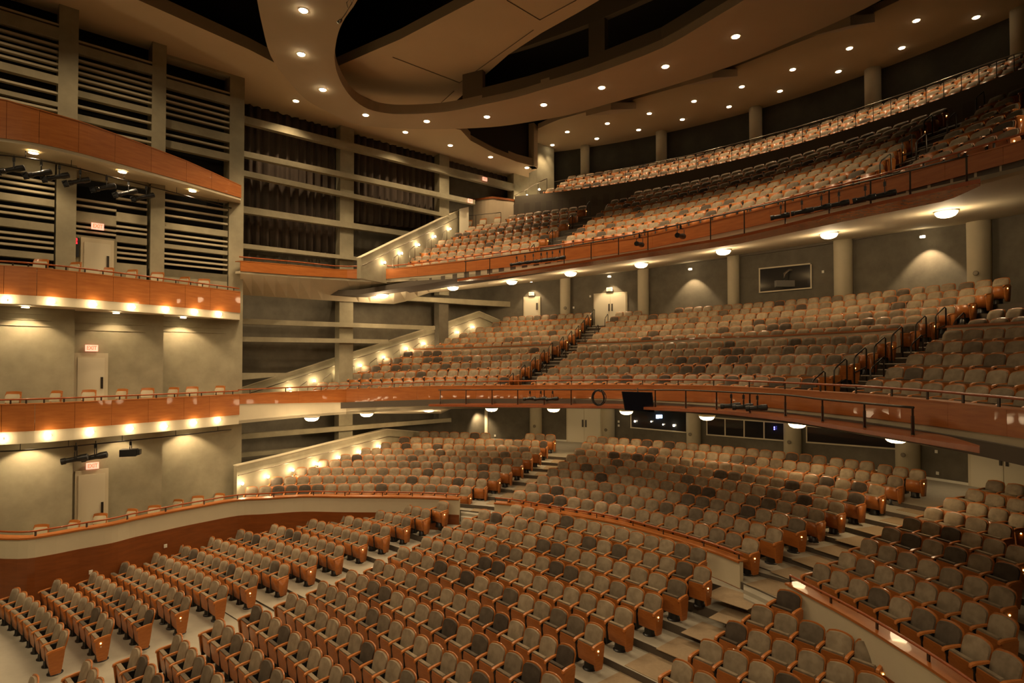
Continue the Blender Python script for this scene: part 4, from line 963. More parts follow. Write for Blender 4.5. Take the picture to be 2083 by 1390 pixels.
# brown scrim set back above the soffit edge
a = [unp(x, y, 12.45) for x, y in ((150, -60), (281, -14), (420, 45), (560, 100))]
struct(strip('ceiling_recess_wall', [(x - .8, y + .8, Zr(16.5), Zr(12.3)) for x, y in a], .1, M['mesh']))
a = [unp(x, y, 12.45) for x, y in ((925, 250), (960, 262), (1010, 288), (1050, 307), (1088, 324))]
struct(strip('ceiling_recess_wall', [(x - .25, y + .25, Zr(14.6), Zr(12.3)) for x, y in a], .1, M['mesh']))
a = [unp(1088, 337, 12), unp(1094, 341, 12)]
struct(strip('ceiling_bulkhead', [(a[0][0] - .05, a[0][1], Zr(14.6), Zr(12)), (a[1][0], a[1][1] + .2, Zr(14.6), Zr(12))], .35, M['ceil']))
# the big curved band
outer = [(500, -140), (515, -60), (523, 0), (533.8, 53.8), (550.6, 114), (580.8, 158), (621, 201.6), (668, 228.5), (715, 250.3), (765.6, 258.7), (816, 262), (883, 263), (950.5, 261.4), (1017.7, 257), (1085, 247), (1160, 233), (1234, 212), (1320, 188), (1420, 157), (1513, 125), (1610, 84), (1706, 43), (1800, -4), (1990, -110)]
inner = [(745, -140), (735, -50), (727, 0), (701.8, 37), (688, 67), (681.6, 101), (681, 124), (686.7, 151), (701.8, 181.5), (722, 205), (749, 221.8), (782.4, 230), (816, 232.5), (866.5, 231), (917, 226), (980.7, 213.4), (1051, 198), (1105, 182), (1170, 163), (1224.5, 144.5), (1349.6, 96.3), (1465, 29), (1520, -4), (1690, -110)]
def loft_band(name, o_, i_, h, th, m):
    A = smooth_curve([unp(x, y, h) for x, y in o_], 3); B = smooth_curve([unp(x, y, h) for x, y in i_], 3)
    return ruled(name, [(x, y, Zr(h)) for x, y in A], [(x, y, Zr(h)) for x, y in B], m, th), A, B
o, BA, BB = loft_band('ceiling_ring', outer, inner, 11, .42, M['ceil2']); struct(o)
# parapet on the ring's inner edge with long openings
ib = [unp(x, y, 11) for x, y in inner[15:]]
def par(px0, px1, z0, z1, nm='ceiling_parapet'):
    q = [ray_poly(px0 + (px1 - px0) * k / 10, ib) for k in range(11)]
    return struct(strip(nm, [(x, y, z1, z0) for x, y in q], .25, M['ceil3']))
par(940, 1620, Zr(11.3), Zr(11.73)); par(940, 1620, Zr(12.98), Zr(17)); par(1199, 1232, Zr(11.7), Zr(13)); par(940, 981, Zr(11.7), Zr(13)); par(1452, 1480, Zr(11.7), Zr(13))
# cloud panel
cl = PU([(967, 0), (1120, -85), (1330, -85), (1219.6, 0), (1180, 23.5), (1101.7, 67), (1034.5, 111), (980.7, 158), (917, 215), (880, 246), (800, 256), (715, 238), (660, 190), (672, 142), (688.5, 134), (816, 79)], 12.5)
cloud = plate('ceiling_cloud', cl, Zr(12.5), .4, M['ceil']); struct(cloud)
for k, seg in enumerate((((799, 116), (935, 168)), ((935, 168), (1085, 60.5)), ((886.6, 218.5), (923.6, 185)), ((1031, 0), (1098, 40)), ((1098, 40), (1172, 0)))):
    p, q = [Vector((*unp(x, y, 12.5), Zr(12.49))) for x, y in seg]; bm = bmesh.new(); tube(bm, [p, q], .02, 4); struct(bobj('ceiling_seam', bm, M['ceil3']))
# gallery ceiling
ne = PU([(1094, 262), (1130, 246), (1159, 237), (1272, 207), (1439, 160), (1472, 145), (1706, 55), (1747, 38), (1826, 2), (2000, -90)], 14.3)
fe = arcpts(1094, 2400, 32.6, 30)
A = [(x, y, Zr(14.3)) for x, y in smooth_curve(ne, 4)]; n = len(A)
fp = [(fe[min(30, int(30 * k / (n - 1)))][0], fe[min(30, int(30 * k / (n - 1)))][1], Zr(14.3)) for k in range(n)]
struct(ruled('ceiling_gallery', A, fp, M['ceil'], .3))
for px, py in ((1245, 217), (1446, 152), (1716, 45)):
    a = Vector((*unp(px - 28, py - 4, 12.6), Zr(12.2))); b = Vector((*unp(px + 26, py + 10, 14.0), Zr(14.0)))
    w = Vector((.55, -.35, 0)); bm = bmesh.new()
    prism(bm, [a - w, a + w, b + w, b - w] + [p + Vector((0, 0, .35)) for p in (a - w, a + w, b + w, b - w)]); struct(bobj('ceiling_beam', bm, M['ceil']))
# ---- lamps in the ceilings ----------------------------------------
def downlight(p, name, label, grp, r=.12, e=0, cone=110, m='disc', aim=None, blend=.7):
    root = empty(name, p); tag(root, label, 'light', grp)
    bm = bmesh.new(); lathe(bm, [(r, 0), (r, -.03)], 20); bobj('lens', bm, M[m], root)
    bm = bmesh.new(); lathe(bm, [(r * 1.35, .0), (r * 1.35, -.015)], 20); bobj('trim_ring', bm, M['cream'], root)
    if e:
        q = Vector(p) + Vector((0, 0, -.08)); light('SPOT', 'lamp', q, e, size=.1, spot=cone, blend=blend, aim=(aim if aim is not None else q + Vector((0, 0, -1))))
G = [(1123.8, 294.7), (1154, 268), (1213.9, 281.7), (1235.5, 250.9), (1299, 263.9), (1320.8, 230.6), (1388, 242.7), (1411.8, 205.6), (1483, 216.7), (1509, 176), (1586.5, 184.9), (1612.5, 141), (1705.5, 145), (1728, 97.7), (1834.5, 96.8), (1864, 41.4), (1985.7, 34.7)]
for k, (x, y) in enumerate(G):
    front = k in (1, 3, 5, 7, 9, 11, 13, 15)
    downlight(U(x, y, 14.3), 'ceiling_downlight', 'round lamp in the gallery ceiling, %s from the left in the %s row' % (ORD[(k // 2) + 1], 'front' if front else 'rear'), 'lamps of the gallery ceiling', e=E_GAL * (1.6 if front else .55), cone=100 if front else 75)
for k, (x, y) in enumerate(((743.8, 233.6), (868, 246.3), (990.5, 237.2), (1106, 212.8), (1224, 177.7), (1353.5, 134.8), (1496.5, 73.7))):
    downlight(U(x, y, 11), 'ceiling_downlight', 'round lamp in the curved ceiling band, %s from the left' % ORD[k + 1], 'lamps of the curved ceiling band', e=E_RING, cone=125)
for k, (x, y) in enumerate(((617, 20.8), (612.7, 109.9), (656.4, 182))):
    p = U(x, y, 11); downlight(p, 'ceiling_spotlight', 'glaring lamp at the left of the curved ceiling band, %s from the top' % ORD[k + 1], 'glaring lamps of the ceiling band', r=.11, e=E_STAR, cone=120, m='star')
# fill lamps added outside the view to light the seats from the stage side
for k, (x, y) in enumerate(((-17, 5), (-15, 0), (-11, -4), (-5, -6), (2, -6), (8, -4), (16, 3), (19, 10))):
    downlight(Vector((x, y, Zr(11))), 'ceiling_downlight', 'added fill lamp outside the view on the stage side, %s' % ORD[k + 1], 'unseen fill lamps added for the seats', e=E_HID, cone=84, aim=Vector((-3 + .35 * x, 17, 0)))
for k, (x, y) in enumerate(((602, 205), (824.5, 268.5), (916, 295.4), (998, 319.2), (1071.8, 340.8))):
    p = U(x, y, 12); downlight(p, 'ceiling_downlight', 'round lamp in the soffit along the barred wall, %s from the left' % ORD[k + 1], 'lamps of the side soffit', e=E_SIDE, cone=115)
for k, (x, y) in enumerate(((-17, 15), (-15.5, 17.5), (-13.3, 20), )):
    light('SPOT', 'lamp', (x + 1.2, y - 1.0, Zr(11.9)), E_SIDE * .8, spot=120, blend=.8, aim=(x, y, 0))
x1, y1 = 1113, 306
light('SPOT', 'lamp', onR(1115, 296, 30.4) + Vector((-.2, -.3, .0)), 260, spot=70, blend=.6, aim=onR(1113, 420, 30.8))
# dome lights on the two soffits
def on_soffit(S2, px, py):
    A, B = S2; n = len(A)
    best = None
    for k in range(n - 1):
        for s in range(1, 40):
            t = s / 40
            P = Vector(A[k]).lerp(Vector(B[k]), t); u, v = proj(*P); d = abs(u - px) + abs(v - py)
            if best is None or d < best[0]: best = (d, P)
    return best[1]
def dome(p, label, grp, e, r=.30):
    root = empty('dome_light', p); tag(root, label, 'light', grp)
    bm = bmesh.new(); lathe(bm, [(r * 1.12, .0), (r * 1.12, -.04), (r, -.05)], 24); bobj('rim', bm, M['cream'], root, True)
    bm = bmesh.new(); lathe(bm, [(r, -.04), (r * .97, -.09), (r * .8, -.16), (r * .5, -.2), (.02, -.215)], 24); bobj('glass_dome', bm, M['dome'], root, True)
    light('POINT', 'lamp', p + Vector((0, 0, -.34)), e, size=.22)
DB = [(786, 598), (910, 583), (1031, 571), (1163, 554), (1311, 536), (1482, 509), (1685, 474), (1924, 429)]
for k, (x, y) in enumerate(DB): dome(on_soffit(SB, x, y), 'glowing glass dome lamp under the balcony, %s from the left' % ORD[k + 1], 'dome lamps under the balcony', E_DOME)
DM = [(634, 842), (746, 834), (872, 831), (1000, 830), (1126, 831), (1274, 836), (1438, 847), (1622, 862), (1824, 891)]
for k, (x, y) in enumerate(DM):
    X, Y = unp(x, y + 3, -2.15); dome(Vector((X, Y, Zr(-1.95) - (.25 if k < 2 else .1))), 'glowing glass dome lamp under the mezzanine, %s from the left' % ORD[k + 1], 'dome lamps under the mezzanine', E_DOME2)
# box front lamps and soffit lamps
def on_front(px, py):
    x, y = ray_poly(px, BF); return Vector((x, y, zat(x, y, py)))
for nm, tab in (('middle', [(444.6, 854), (395.6, 860), (336, 867.6), (266.6, 872), (186.4, 879), (99.3, 886), (2, 893)]), ('upper', [(444.7, 639.3), (395.7, 634.7), (336.8, 629.4), (267.6, 625.4), (188.8, 619.8), (102.7, 614.8), (5, 610.5)])):
    for k, (x, y) in enumerate(tab):
        p = on_front(x, y); n = normals2d([BF[20], BF[24]])[0]; p -= Vector((n[0], n[1], 0)) * .09
        root = empty('front_lamp', p); tag(root, 'small bright lamp on the %s box front, %s from the right' % (nm, ORD[k + 1]), 'light', 'lamps on the %s box front' % nm)
        bm = bmesh.new(); bmesh.ops.create_uvsphere(bm, u_segments=10, v_segments=8, radius=.052); bobj('globe', bm, M['bulb'], root, True)
        bm = bmesh.new(); box(bm, -.03, .03, -.02, .1, -.03, .03); bobj('lamp_holder', bm, M['steel2'], root)
        light('POINT', 'lamp', p - Vector((n[0], n[1], 0)) * .12, 5, size=.06)
for k, (x, y, h, bx, by) in enumerate(((56.4, 627.7, 1.83, 50, 665), (239, 637, 1.83, 235, 680), (387.5, 646.9, 1.83, 372, 676), (62, 900, -2.36, 62, 930), (250, 885, -2.36, 250, 925), (385, 875, -2.36, 385, 895))):
    bay = 1 if x < 151 else (2 if x < 332 else 3)
    w = onB(bay, bx, 600, -.55); p = Vector((w.x, w.y, Zr(h)))
    root = empty('ceiling_downlight', p); tag(root, 'lamp under the %s box washing the plaster wall, %s bay' % ('upper' if k < 3 else 'middle', ('left', 'middle', 'right')[k % 3]), 'light', 'wall washing lamps of the boxes')
    bm = bmesh.new(); lathe(bm, [(.1, 0), (.1, -.02)], 16); bobj('lens', bm, M['disc'], root)
    light('SPOT', 'lamp', p - Vector((0, 0, .05)), E_WASH * (.45 if k in (1, 4) else 1), size=.06, spot=116, blend=.35, aim=p + Vector((nWl[0] * .12, nWl[1] * .12, -1)))
for k, (x, y) in enumerate(((68, 310), (249, 349), (391.7, 388))):
    p = U(x, y, 6.68); downlight(p, 'ceiling_downlight', 'lamp under the topmost side front, %s from the left' % ORD[k + 1], 'lamps under the topmost side front', e=E_WASH * .8, cone=120)
# wall washers above the mezzanine wall
for k, (x, y, e) in enumerate(((1080, 563, .8), (1240, 551, .9), (1405, 534, 1.3), (1880, 466, 1.8))):
    w = onR(x, y, 27.95); p = Vector((w.x, w.y, min(w.z, Zr(5.05))))
    root = empty('wall_washer', p); tag(root, 'small lamp throwing a bright scallop on the mezzanine rear wall, %s from the left' % ORD[k + 1], 'light', 'wall washers of the mezzanine')
    bm = bmesh.new(); lathe(bm, [(.09, .05), (.09, -.02)], 16); bobj('lens', bm, M['disc'], root)
    cx, cy = CC; d = Vector((w.x - cx, w.y - cy, 0)).normalized()
    light('SPOT', 'lamp', p - Vector((0, 0, .06)), E_WASH * 1.3 * e, size=.05, spot=88, blend=.4, aim=p + Vector((d.x * .2, d.y * .2, -1)))
light('SPOT', 'lamp', onR(975, 838, 27.6) + Vector((0, 0, -.1)), 160, spot=100, blend=.6, aim=onR(975, 880, 28.3))
# scattered lamps over the landing behind the raised seats
for px in (1130, 1340, 1520, 1700, 1930, 1010):
    w = onR(px, 830, 26.6); light('SPOT', 'lamp', (w.x, w.y, Zr(-2.5)), E_LAND, size=.1, spot=130, blend=.8, aim=(w.x, w.y, 0))
# ================================================================= details
# ---- exit signs ---------------------------------------------------
def text_mesh(txt, size, m, depth=.004):
    cu = bpy.data.curves.new('t', 'FONT'); cu.body = txt; cu.size = size; cu.extrude = depth; cu.align_x = 'CENTER'; cu.align_y = 'CENTER'; cu.offset = size * .025
    o = bpy.data.objects.new('t', cu); me = bpy.data.meshes.new_from_object(o); bpy.data.objects.remove(o); bpy.data.curves.remove(cu)
    me.materials.clear(); me.materials.append(m); return me
EXT = text_mesh('EXIT', .20, M['exit'])
def exit_sign(p, rz, w, h, label, face='exitp'):
    root = empty('exit_sign', p, rz); tag(root, label, 'sign')
    bm = bmesh.new(); box(bm, -w / 2, w / 2, -.03, .03, -h / 2, h / 2); bobj('sign_box', bm, M[face], root)
    o = bpy.data.objects.new('sign_lettering', EXT); COL.objects.link(o); o.parent = root
    o.location = (0, -.035, 0); o.rotation_euler = (PI / 2, 0, 0); o.scale = (w / .52, h / .235, 1)
rzB = math.atan2(dW.y, dW.x)
for (px, py, z_, lab) in ((191, 948, .5, 'red lit exit sign over the lowest side box door'), (186, 708.5, .5, 'red lit exit sign over the middle side box door'), (195, 461, .5, 'red lit exit sign over the upper side box door')):
    v = onB(2, px, py, -.08); exit_sign(v, rzB, .36, .22, lab)
def rr(px): x, y = arc_at(px, 28.5); return math.atan2(y - CC[1], x - CC[0]) - PI / 2
exit_sign(onR(1081.5, 598, 28.38), rr(1081), .34, .2, 'exit sign in the lamp glow over the single mezzanine door', 'white')
exit_sign(onR(1240.5, 589, 28.38), rr(1240), .36, .22, 'exit sign in the lamp glow over the double mezzanine door', 'white')
exit_sign(onW(956, 409, -.12), rzB, .32, .22, 'red exit sign on the wall bar above the lit balcony door')
exit_sign(onW(986, 364.5, -.12), rzB, .32, .2, 'red exit sign on the topmost wall bar')
p = onB(2, 151.5, 493, -.03); root = empty('number_display', p, rzB); tag(root, 'narrow black panel with red lit figures beside the upper box door', 'display')
bm = bmesh.new(); box(bm, -.08, .08, -.02, .02, -.5, .16); bobj('panel_box', bm, M['black'], root)
for z in (.09, -.02):
    o = bpy.data.objects.new('red_figure', text_mesh('2', .11, M['redled'])); COL.objects.link(o); o.parent = root; o.location = (.01, -.03, z); o.rotation_euler = (PI / 2, 0, 0)
# ---- chairs in the boxes ------------------------------------------
def chair_meshes():
    d = {}
    b = bmesh.new(); box(b, -.22, .22, -.21, .22, .43, .47); d['seat'] = me_of(b, 'seat', M['wood_seat'], False)
    b = bmesh.new(); panel(b, .20, .47, .53, .0, .0, .36, 2, 2, arch=0, curl=0, puff=0); d['seat_cushion'] = me_of(b, 'seat_cushion', M['louver'])
    b = bmesh.new(); panel(b, .22, .62, .95, -.22, -.29, .025, 6, 4, arch=.01, curl=.03, zr=.1); d['backrest'] = me_of(b, 'backrest', M['wood_seat'])
    b = bmesh.new(); panel(b, .20, .60, .86, -.20, -.25, .03, 6, 4, arch=.0, curl=.03, puff=.02); d['back_cushion'] = me_of(b, 'back_cushion', M['louver'])
    for i, (x, y) in enumerate(((-.2, .2), (.2, .2))): b = bmesh.new(); tube(b, [(x, y, 0), (x, y, .45)], .018, 6); d['leg%d' % i] = me_of(b, 'leg', M['wood_seat'])
    for i, (x, y) in enumerate(((-.2, -.2), (.2, -.2))): b = bmesh.new(); tube(b, [(x, y - .04, 0), (x, y, .45), (x, y - .07, .93)], .018, 6); d['leg%d' % (i + 2)] = me_of(b, 'leg', M['wood_seat'])
    return d
CHM = chair_meshes()
def chair(x, y, z, rz, label, grp):
    root = empty('box_chair', (x, y, z), rz); tag(root, label, 'chair', grp)
    for k, me in CHM.items(): child('leg' if k.startswith('leg') else k, me, root)
for nm, fl, cs in (('lowest', -6.05, [(80, 1068), (142, 1058), (201, 1048), (261, 1038), (312, 1028), (356, 1019), (401, 1010), (441, 1003)]), ('middle', -1.75, [(18, 801), (101, 798), (174, 796), (237, 794), (295, 793), (343.6, 791), (387, 789), (439.6, 787)]), ('upper', 2.5, [(71, 535), (137, 541), (208.5, 546), (255, 552), (313, 559), (364, 565), (409, 570)])):
    for k, (px, py) in enumerate(cs):
        X, Y = unp(px, py, fl + .95)
        lim = ray_poly(px, BF); bk = onB(1 if px < 151 else (2 if px < 332 else 3), px, 500, -.35)
        Y = min(max(Y, lim[1] + .55), bk.y); X = (px - 1041.5) / F * Y
        chair(X, Y, Zr(fl) if nm != 'lowest' else Zr(-6.05), math.radians(200 - 22 * (k % 2) - 10), 'loose wooden chair with pale cushion in the %s side box, %s along the rail' % (nm, ORD[k + 1]), 'chairs in the %s side box' % nm)
# ---- stage lighting instruments -----------------------------------
def lant_meshes():
    d = {}
    b = bmesh.new(); lathe(b, [(.05, -.30), (.095, -.28), (.10, -.12), (.075, -.02), (.07, .22), (.09, .24), (.09, .34)], 14)
    bmesh.ops.rotate(b, verts=b.verts, cent=(0, 0, 0), matrix=Matrix.Rotation(-PI / 2, 3, 'X')); d['lamp_body'] = me_of(b, 'lamp_body', M['black'])
    b = bmesh.new(); tube(b, [(-.125, 0, 0), (-.125, 0, .20), (-.09, 0, .25), (.09, 0, .25), (.125, 0, .20), (.125, 0, 0)], .013, 6); d['yoke'] = me_of(b, 'yoke', M['black'])
    b = bmesh.new(); box(b, -.03, .03, -.035, .035, .25, .38); tube(b, [(0, 0, .3), (0, 0, .46)], .012, 6); d['clamp'] = me_of(b, 'clamp', M['black'])
    b = bmesh.new()
    for a, q in ((0, 1), (PI / 2, 1), (PI, 1), (3 * PI / 2, 1)):
        m = Matrix.Rotation(a, 4, 'Y') @ Matrix.Translation((0, .36, .09)) @ Matrix.Rotation(-.35, 4, 'X'); box(b, -.1, .1, 0, .16, -.004, .004, m)
    d['barn_doors'] = me_of(b, 'barn_doors', M['black'], False)
    return d
LM = lant_meshes()
def lantern(p, aim_rz, pitch, label, grp, doors=False, s=1.0):
    """p: centre of the body; hangs from a clamp .46 above"""
    root = empty('stage_light', p, aim_rz); tag(root, label, 'stage light', grp); root.scale = (s, s, s)
    b = child('lamp_body', LM['lamp_body'], root); b.rotation_euler = (pitch, 0, 0)
    child('yoke', LM['yoke'], root); child('clamp', LM['clamp'], root)
    if doors: q = child('barn_doors', LM['barn_doors'], root); q.rotation_euler = (pitch, 0, 0)
# pipe and lanterns under the topmost side front and under the middle one
def sidepipe(off, z, label, a=0, b=None):
    q = [(x, y, z) for x, y in shift(BF, off)][a:b]
    bm = bmesh.new(); tube(bm, q, .022, 8)
    for k in range(2, len(q), 6): tube(bm, [q[k], (q[k][0], q[k][1], z + .22)], .01, 5)
    tag(bobj('lighting_pipe', bm, M['steel'], None, True), label, 'pipe')
sidepipe(.55, Zr(6.45), 'dark lighting pipe hung under the topmost side front'); sidepipe(.45, Zr(-2.6), 'dark lighting pipe with cable hung under the middle side box front')
def onpipe(px, off, z):
    q = shift(BF, off); x, y = ray_poly(px, [(a, b) for a, b in q]); return Vector((x, y, z))
for k, px in enumerate((22, 78, 115, 158, 212, 257, 293)):
    lantern(onpipe(px, .55, Zr(6.45) - .40), math.radians(125), math.radians(-22), 'black stage light hanging under the topmost side front, %s from the left' % ORD[k + 1], 'stage lights under the topmost side front', True, .95)
for k, px in enumerate((157, 197)):
    lantern(onpipe(px, .45, Zr(-2.6) - .42), math.radians(115), math.radians(-10), 'long black stage light under the middle side box, %s of the pair' % ('left' if k == 0 else 'right'), 'pair of long stage lights', False, 1.15)
p = onpipe(268, .45, Zr(-2.6) - .42); root = empty('floodlight', p, math.radians(110)); tag(root, 'boxy black floodlight under the middle side box, right of the long pair', 'stage light')
bm = bmesh.new(); box(bm, -.17, .17, -.2, .3, -.12, .12); box(bm, -.13, .13, -.3, -.2, -.08, .1); bobj('housing', bm, M['black'], root); child('yoke', LM['yoke'], root); child('clamp', LM['clamp'], root)
# technical ledges and pipes in front of mezzanine and balcony
def ledge(base, off, tab, pipe, stan, name, label, px0, px1, w=.85, brk=True):
    R0 = base[0] - off
    def pl(px, d=0): return arc_at(px, R0 + d, base[1], base[2])
    pxs = list(np.linspace(px0, px1, 40)); o = Vector((*pl(pxs[20]), 0)); root = empty(name, o); tag(root, label, 'lighting ledge')
    A = []; B = []
    for k, px in enumerate(pxs):
        e = min(1, k / 2.5, (39 - k) / 2.5); e = .25 + .75 * e
        x, y = pl(px); z = zat(x, y, interp(tab, px)) - .09; x2, y2 = pl(px, w * e)
        x1, y1 = (x, y)
        A.append((x1 - o.x, y1 - o.y, z)); B.append((x2 - o.x, y2 - o.y, z))
    ruled('wood_ledge', A, B, M['rail_wood'], .09, root)
    q = []
    for px in np.linspace(pipe[0][0], pipe[-1][0], 30):
        x, y = pl(px); q.append((x - o.x, y - o.y, zat(x, y, interp(pipe, px))))
    bm = bmesh.new(); tube(bm, q, .024, 8); bobj('pipe', bm, M['steel'], root, True)
    for a in stan:
        x, y = pl(a); zt_ = zat(x, y, interp(pipe, a)); zb = zat(x, y, interp(tab, a)); x2, y2 = pl(a, .30)
        bm = bmesh.new(); tube(bm, [(x - o.x, y - o.y, zt_), (x2 - o.x, y2 - o.y, zb)], .02, 6); bobj('stanchion', bm, M['steel'], root)
        bm = bmesh.new(); dx, dy = (x2 - x) / .30, (y2 - y) / .30
        pr = [(.25, 0), (.72, 0), (.72, .32)]; vs = []
        for s_ in (-.02, .02): vs.append([bm.verts.new((x - o.x + dx * d - dy * s_, y - o.y + dy * d + dx * s_, zb + h)) for d, h in pr])
        bm.faces.new(vs[0]); bm.faces.new(vs[1][::-1])
        for i in range(3): bm.faces.new((vs[0][i], vs[1][i], vs[1][(i + 1) % 3], vs[0][(i + 1) % 3]))
        bmesh.ops.recalc_face_normals(bm, faces=bm.faces); bobj('foot_bracket', bm, M['steel'], root)
    return pl
MT = [(870, 823), (1061, 824.5), (1263, 826), (1460, 835), (1610, 850.8), (1826, 885), (1992, 911.5)]
MP = [(892, 793.6), (1061, 793), (1237, 793), (1400, 794), (1604, 804), (1672, 813), (1757, 820.7), (1857, 829.5)]
mpl = ledge((17.45, 1.593, .485), .95, MT, MP, (896, 948, 1001, 1053, 1107, 1161.6, 1332.6, 1394.6, 1457, 1524.6, 1596.7, 1672, 1757.4, 1855), 'mezzanine_ledge', 'wood edged lighting ledge with steel pipe along the mezzanine front', 872, 1990)
BT = [(927, 568.6), (957, 564), (1058, 550), (1188, 530), (1332, 506.7), (1500, 479), (1784, 412), (1997, 363.4), (2083, 358)]
BP = [(944.6, 532.6), (1147.7, 503.8), (1260, 483.7), (1447, 443), (1600, 408), (1854, 348), (1975, 317)]
bpl = ledge((19.35, 0, 0), 1.0, BT, BP, (947, 996, 1148, 1203, 1259, 1319, 1447, 1516, 1600, 1690, 1775, 1856, 1972), 'balcony_ledge', 'wood edged lighting ledge with steel pipe along the upper balcony front', 930, 2000)
def lan_on(pl, pipe, px, label, grp, dz=.42, rz=None, s=.9, doors=False, pit=-.1):
    x, y = pl(px); z = zat(x, y, interp(pipe, px)); lantern(Vector((x, y, z - dz)), rz if rz is not None else rr(px) + PI + .6, pit, label, grp, doors, s)
for k, px in enumerate((1078, 1100, 1124)): lan_on(mpl, MP, px, 'small black stage light on the mezzanine pipe, %s of the group beside the cable coil' % ORD[k + 1], 'stage lights left of the cable coil', rz=rr(px) + PI / 2, s=.8, dz=.36)
for k, px in enumerate((1487, 1512, 1540)): lan_on(mpl, MP, px, 'small black stage light on the mezzanine pipe, %s of the group right of the monitor' % ORD[k + 1], 'stage lights right of the monitor', rz=rr(px) + PI / 2 + .3, s=.85, dz=.38)
for k, px in enumerate((1051, 1068, 1085, 1101, 1113, 1124, 1139)): lan_on(bpl, BP, px, 'black stage light in the dense cluster on the balcony pipe, %s from the left' % ORD[k + 1], 'clustered stage lights on the balcony pipe', rz=rr(px) + PI / 2 + .15 * (k % 3), s=.85, dz=.42)
for k, px in enumerate((1302, 1386)): lan_on(bpl, BP, px, 'single black stage light on the balcony pipe, %s after the cluster' % ORD[k + 1], 'single stage lights on the balcony pipe', rz=rr(px) + PI, s=1)
for k, px in enumerate((1591, 1634, 1674, 1710, 1764, 1804)): lan_on(bpl, BP, px, 'black stage light on the right part of the balcony pipe, %s from the left' % ORD[k + 1], 'stage lights on the right balcony pipe', rz=rr(px) + PI / 2 + .4, s=.85, dz=.45)
# cable coil, monitor
x, y = mpl(1217); z = zat(x, y, 809); bm = bmesh.new()
for k in range(9):
    a0 = k * .35; r0 = .22 + .03 * math.sin(k * 1.7)
    tube(bm, [(r0 * math.cos(a) + .02 * math.sin(k), .03 * math.sin(a + k) + .012 * k - .05, (r0 + .04) * math.sin(a)) for a in [a0 + 2 * PI * q / 20 for q in range(20)]], .012, 5)
o = bobj('cable_coil', bm, M['black'], None, True); o.location = (x, y, z); o.rotation_euler = (0, 0, rr(1217)); tag(o, 'coil of black cable hung on the mezzanine lighting pipe', 'cable')
def mq(px, py, d=-.15): x, y = mpl(1297, d); k = y; return Vector(((px - 1041.5) / F * k, k, zat((px - 1041.5) / F * k, k, py)))
c = [mq(1264, 796.5), mq(1270.4, 835), mq(1331, 839.4), mq(1326.6, 798.5)]; ctr = (c[0] + c[2]) / 2
root = empty('hanging_monitor', ctr); tag(root, 'large flat black monitor hanging from the mezzanine lighting pipe', 'monitor')
wbox('monitor_case', *[v - ctr for v in c], .07, M['black'], root, (.2, .98))
ins = [v - ctr for v in c]; ins = [v * .94 + Vector((-.003, -.012, 0)) for v in ins]; wbox('screen', *ins, .01, M['screen'], root, (.2, .98))
bm = bmesh.new(); tube(bm, [(0, .05, .2), (0, .05, c[0].z - ctr.z + .12)], .02, 6); bobj('mounting_arm', bm, M['steel2'], root)
# ---- low partition inside the mezzanine ---------------------------
def partition(tab, label):
    px0, px1 = tab[0][0], tab[-1][0]; P = []
    for px in np.linspace(px0, px1, 26):
        x, y = arc_at(px, 18.46 + .887 * 4.42, 1.593, .485); P.append((x, y, zat(x, y, interp(tab, px)), 0))
    o = Vector((P[13][0], P[13][1], P[13][2] - .6)); root = empty('low_partition', o); tag(root, label, 'wall', 'wood capped partitions between the mezzanine rows')
    strip('wall_face', [(p[0] - o.x, p[1] - o.y, p[2] - o.z, p[2] - o.z - .75) for p in P], .1, M['cream'], root)
    strip('wood_cap', [(p[0] - o.x, p[1] - o.y, p[2] - o.z + .03, p[2] - o.z - .03) for p in shift(P, -.05)], .2, M['wood'], root)
partition([(818, 711.5), (900, 709.3), (1120, 701.4)], 'low wood capped partition across the mezzanine, left of the stairs')
partition([(1175, 698.7), (1304, 694.3), (1460, 686.4), (1564, 683.8), (1720, 675.8), (1828, 669.5)], 'long low wood capped partition across the middle of the mezzanine')
partition([(1927, 665), (2083, 656.4), (2150, 652)], 'low wood capped partition at the right edge of the mezzanine')
